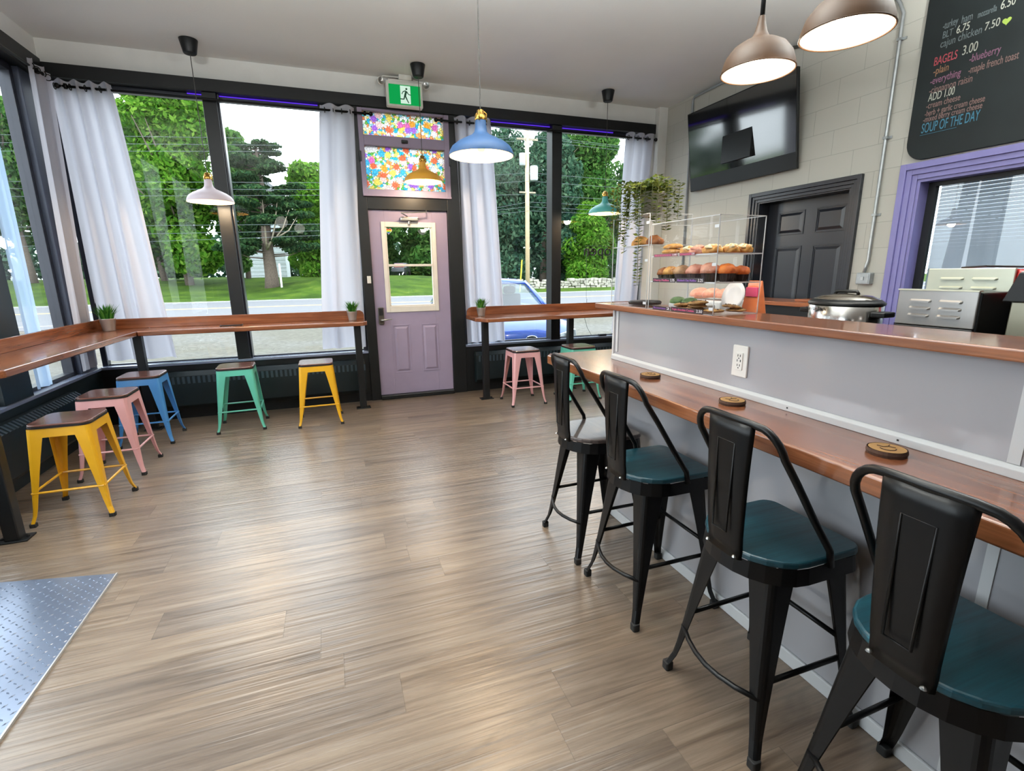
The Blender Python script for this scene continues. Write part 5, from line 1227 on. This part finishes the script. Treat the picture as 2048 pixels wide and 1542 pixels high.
# handwritten price strips
PT = {'pk': plain('pink_marker', (236,96,150), .6), 'wh': plain('white_marker', (240,235,238), .6), 'vi': plain('violet_marker', (150,96,196), .6)}
M_tagp = plain('dark_tag', (40,18,28), .6)
def price(y, z, w, h_, body_, c, lab, price_=None, back=M_tagp):
    t = thing('price_tag', lab, 'price tag', (1.4665,y,z), 0, 'handwritten price tags on the pastry case')
    MB().box(-.0015,0,-w,0,0,h_).build('tag_card', back, t)
    text('tag_writing', body_, PT[c], t, (-.0018,-.006,h_*.3), (PI/2,0,-PI/2), h_*.62, w*(.70 if price_ else .8), .0003)
    if price_: text('tag_price', price_, PT['wh'], t, (-.0018,-w*.80,h_*.25), (PI/2,0,-PI/2), h_*.85, w*.17, .0003)
M_tagb = plain('slate_tag', (38,34,42), .6); M_tagr = plain('rose_tag', (120,62,80), .6)
price(2.05, 1.392, .165, .019, 'Cherry Muffins', 'pk', 'dark tag lettered in pink below the left muffins', '2.75', M_tagb)
price(1.875, 1.392, .175, .021, 'Rhubarb Oat Muffins', 'vi', 'dark tag lettered in violet below the right muffins', '3.25', M_tagb)
price(2.04, ZL+.001, .13, .017, 'Brownies', 'vi', 'dark plum tag at the lower left of the case', '2', M_tagp)
price(1.90, ZL+.001, .21, .020, 'Triple chocolate Cookies', 'pk', 'dark plum tag lettered in pink below the cookies', '2.50', M_tagp)
price(2.05, 1.508, .17, .012, 'Scones', 'pk', 'rose tag below the golden sticks', '3.00', M_tagr)
price(1.865, 1.508, .10, .012, 'Danish', 'pk', 'rose tag below the pinkish pastry', '3.50', M_tagr)
# trailing plant
tp_ = thing('trailing_plant', 'trailing eucalyptus-like plant in a grey pot on the tower case', 'plant', (1.60,2.28,1.715))
MB().lathe([(.001,0),(.045,0),(.05,.004),(.062,.115),(.064,.12),(.057,.12),(.055,.10),(.001,.098)], seg=32).build('pot', plain('concrete_pot', (140,138,132), .7), tp_, smooth=True)
LM_euc = leafmat('trailing_green', (48,62,30), (78,90,40), (118,120,56), .25)
vn = MB(); lf = MB(); r = random.Random(9)
def leaf(p, d, n, s_):
    d = d.normalized(); b = n.cross(d).normalized()
    lf.add([p, p+d*s_*.45+b*s_*.30+n*s_*.06, p+d*s_, p+d*s_*.45-b*s_*.30+n*s_*.06, p+d*s_*.5-n*s_*.04], [(0,1,4),(1,2,4),(2,3,4),(3,0,4)])
ST = [(-.150,.015,.27),(-.147,-.115,.43),(-.150,.055,.20),(-.148,-.03,.16),(-.15,.09,.14),(-.146,-.075,.13),(-.05,-.192,.18),(.02,-.192,.13),(-.10,-.19,.14),(.06,-.10,.10),(-.09,.165,.18),(-.04,.17,.22),(.03,.165,.12),(-.148,.13,.24),(-.10,-.02,.10),(-.10,.05,.09),(-.09,-.07,.10),(-.08,.0,.12),(-.085,.08,.11),(.10,.0,.12),(.09,.08,.10),(-.07,-.10,.12),(-.149,-.01,.10),(-.03,.09,.08)]
for k, (ex, ey, ln) in enumerate(ST):
    q0 = Vector((ex, ey, 0)).normalized(); rad_ = Vector((ex, ey, 0)).length; up_ = r.uniform(.03,.07); pts = []
    for i in range(0, 7):
        q = i/6; pts.append(q0*(.03+(rad_-.03)*q)+Vector((0,0,.11+up_*math.sin(PI*q*.8))))
    n_ = int((ln+up_)/.015); p = pts[-1].copy()
    for i in range(n_):
        p = p+Vector((r.uniform(-.001,.001), r.uniform(-.0018,.0018), -.015)); pts.append(p.copy())
    vn.tube(pts, .0014, 4); a = math.atan2(ey, ex)
    for i, p in enumerate(pts[1:]):
        for s_ in (-1, 1):
            out_ = a if (i % 2) else a+PI/2
            th = out_+s_*(1.1 if (i % 2) else .25)+r.uniform(-.3,.3) if (i % 2) else a+s_*PI/2+r.uniform(-.3,.3)
            d = Vector((math.cos(th), math.sin(th), r.uniform(-.1,.45))); leaf(p, d, Vector((r.uniform(-.5,.5)-.4, r.uniform(-.5,.5), .8)).normalized(), r.uniform(.022,.032))
for _ in range(330):
    a = r.uniform(0,2*PI); q = r.uniform(0,.105); p = Vector((q*math.cos(a), q*math.sin(a), .115+r.uniform(-.03 if q > .075 else 0,.07)*(1-q/.16)))
    leaf(p, Vector((math.cos(a+r.uniform(-1,1)), math.sin(a+r.uniform(-1,1)), r.uniform(-.4,.8))), Vector((r.uniform(-.5,.5), r.uniform(-.5,.5), 1)).normalized(), r.uniform(.022,.036))
vn.build('stems', plain('stem_green', (92,98,52), .7), tp_); lf.build('leaves', LM_euc, tp_, recalc=False)
# plate, bag, sandwich tray behind the case
pl = thing('plate', 'white round plate standing upright behind the pastry case', 'plate', (2.11,2.19,WT+.0))
m = MB().lathe([(.001,0),(.05,.002),(.08,.012),(.082,.015),(.05,.006),(.001,.004)], (0,0,0), 36); po = m.build('plate_disc', plain('white_ceramic', (226,222,222), .2), pl, smooth=True); po.location = (0,0,.25); po.rotation_euler = (0,-1.35,0)
MB().box(-.03,.05,-.03,.03,0,.175).build('plate_stand', M_black, pl)
bg_ = thing('snack_bag', 'orange and pink snack bag behind the right end of the case', 'bag', (2.16,2.125,WT+.0))
m = MB(); m.add([(0,-.05,0),(0,.05,0),(.05,.05,0),(.05,-.05,0),(-.015,-.055,.16),(-.015,.055,.16),(.06,.055,.16),(.06,-.055,.16),(.02,-.045,.335),(.02,.045,.335),(.028,.045,.335),(.028,-.045,.335)], [(0,1,2,3),(0,4,5,1),(1,5,6,2),(2,6,7,3),(3,7,4,0),(4,8,9,5),(5,9,10,6),(6,10,11,7),(7,11,8,4),(8,11,10,9)])
m.build('bag_body', plain('orange_foil', (214,118,70), .3, coat=.4, var=.25, nscale=9), bg_, bevel=.012)
MB().box(-.003,.03,-.04,.04,.25,.30).build('bag_label', plain('pink_foil', (220,80,120), .4), bg_, bevel=.002)
sd = thing('bread_tray', 'clear-lidded tray of pale bread rolls behind the case', 'tray', (2.25,2.56,WT+.055))
MB().box(-.12,.12,-.24,.10,0,.16).build('tray_base', plain('tray_white', (214,216,216), .35), sd, bevel=.01); MB().box(-.10,.10,-.22,.08,-.055,0).build('tray_riser', M_ss, sd)
m = MB()
for i in range(3): lumpy(m, (-.02,-.17+i*.11,.19), .07, .05, .04, 50+i, .05)
m.build('rolls', BK['pink'], sd, smooth=True)
# 'open' script sign, read from the street
og = thing('open_sign', 'thin black script sign reading open, hung facing the street', 'sign', (3.34,YB+.085,1.64))
text('sign_letters', 'open', M_black, og, (.21,0,0), (PI/2,0,PI), .20, .40, .003)
MB().tube([(-.19,0,.12),(.17,0,.12)], .0025, 5).tube([(-.15,0,.12),(-.16,0,-.1),(-.15,0,-.55)], .0018, 4).build('sign_cord', M_black, og)
ad = thing('power_adapter', 'black power adapter with thin cord on the right window sill', 'adapter', (3.42,YB+.04,.585))
MB().box(-.055,.055,-.025,.025,0,.028).build('adapter_body', M_black, ad, bevel=.006)
MB().tube([(-.05,0,.015),(-.16,.0,.01),(-.23,0,.12),(-.26,.02,.24),(-.23,.04,.36),(-.22,.045,.5)], .0028, 5).build('adapter_cord', M_black, ad)
# floor hatch of tread plate
fh = thing('tread_plate', 'diamond tread aluminium plate set on the floor, lower left corner', 'floor plate', (0,0,0))
M_alu = plain('aluminium_tread', (122,134,156), .25, metal=.5, spec=.7, var=.08, nscale=3)
q = MB(); q.prism([(-2.08,1.0),(-1.122,1.0),(-1.122,2.73),(-2.08,2.95)], 0, .010); q.build('plate_sheet', M_alu, fh)
q = MB(); i = 0
yy = 1.4
while yy < 2.9:
    xx = -2.06+(i % 2)*.022
    while xx < -1.135:
        if yy < 2.72+(-1.122-xx)*.23-.01:
            a = PI/4 if i % 2 == 0 else -PI/4
            c_, s_ = math.cos(a), math.sin(a); l_, w_ = .0105, .0036
            q.add([(xx+c_*l_,yy+s_*l_,.0101),(xx-s_*w_,yy+c_*w_,.0101),(xx-c_*l_,yy-s_*l_,.0101),(xx+s_*w_,yy-c_*w_,.0101),(xx,yy,.0135)], [(0,1,4),(1,2,4),(2,3,4),(3,0,4)])
        xx += .044
    yy += .022; i += 1
q.build('tread_lozenges', M_alu, fh, kind='stuff')
MB().prism([(-1.124,1.0),(-1.118,1.0),(-1.118,2.735),(-1.124,2.735)], 0, .0115).build('plate_edge', plain('bright_edge', (206,206,204), .3, metal=.6), fh)

# globe lamps added out of view behind the camera to brighten the room
for k, (x, y) in enumerate(((-.9,-1.1),(1.0,-1.3),(2.9,-.6),(-.6,-2.8),(2.6,-2.8))):
    t = thing('added_globe_lamp', 'white globe lamp added for fill, out of view in the rear of the room', 'fill light', (x,y,2.62), 0, 'added globe lamps behind the viewpoint')
    MB().tube([(0,0,.14),(0,0,ZC-2.64)], .006, 6).build('stem', M_black, t)
    MB().lathe([(.001,ZC-2.65),(.06,ZC-2.65),(.06,ZC-2.62),(.001,ZC-2.62)], seg=20).build('ceiling_cup', M_black, t)
    MB().lathe([(.001,.15),(.04,.15),(.045,.12)], seg=20).build('globe_cap', M_black, t)
    MB().sphere((0,0,0), .13, 24).build('globe', emit('fill_glow', (255,249,240), FILL_GLOBE), t, smooth=True)
for k, (x, y) in enumerate(((-1.1,2.2),(.9,2.0),(3.1,1.3))):  # bowl uplights added above the frame to light the ceiling
    t = thing('added_bowl_lamp', 'white bowl uplight added for fill, out of view above the frame', 'fill light', (x,y,2.78), 0, 'added bowl uplights above the frame')
    MB().lathe([(.001,-.10),(.10,-.085),(.17,-.04),(.20,.02),(.195,.02),(.165,-.035),(.10,-.075),(.001,-.09)], seg=36).build('bowl', M_white, t, smooth=True)
    MB().tube([(0,0,-.08),(0,0,ZC-2.8)], .006, 6).build('stem', M_black, t)
    d = bpy.data.lights.new('added_bowl_light', 'AREA'); d.shape = 'DISK'; d.size = .30; d.energy = FILL_BOWL; d.color = (.975,1,.985)
    o = bpy.data.objects.new('added_bowl_light', d); COL.objects.link(o); o.parent = t; o.location = (0,0,.0); o.rotation_euler = (PI,0,0)
bpy.context.view_layer.update()
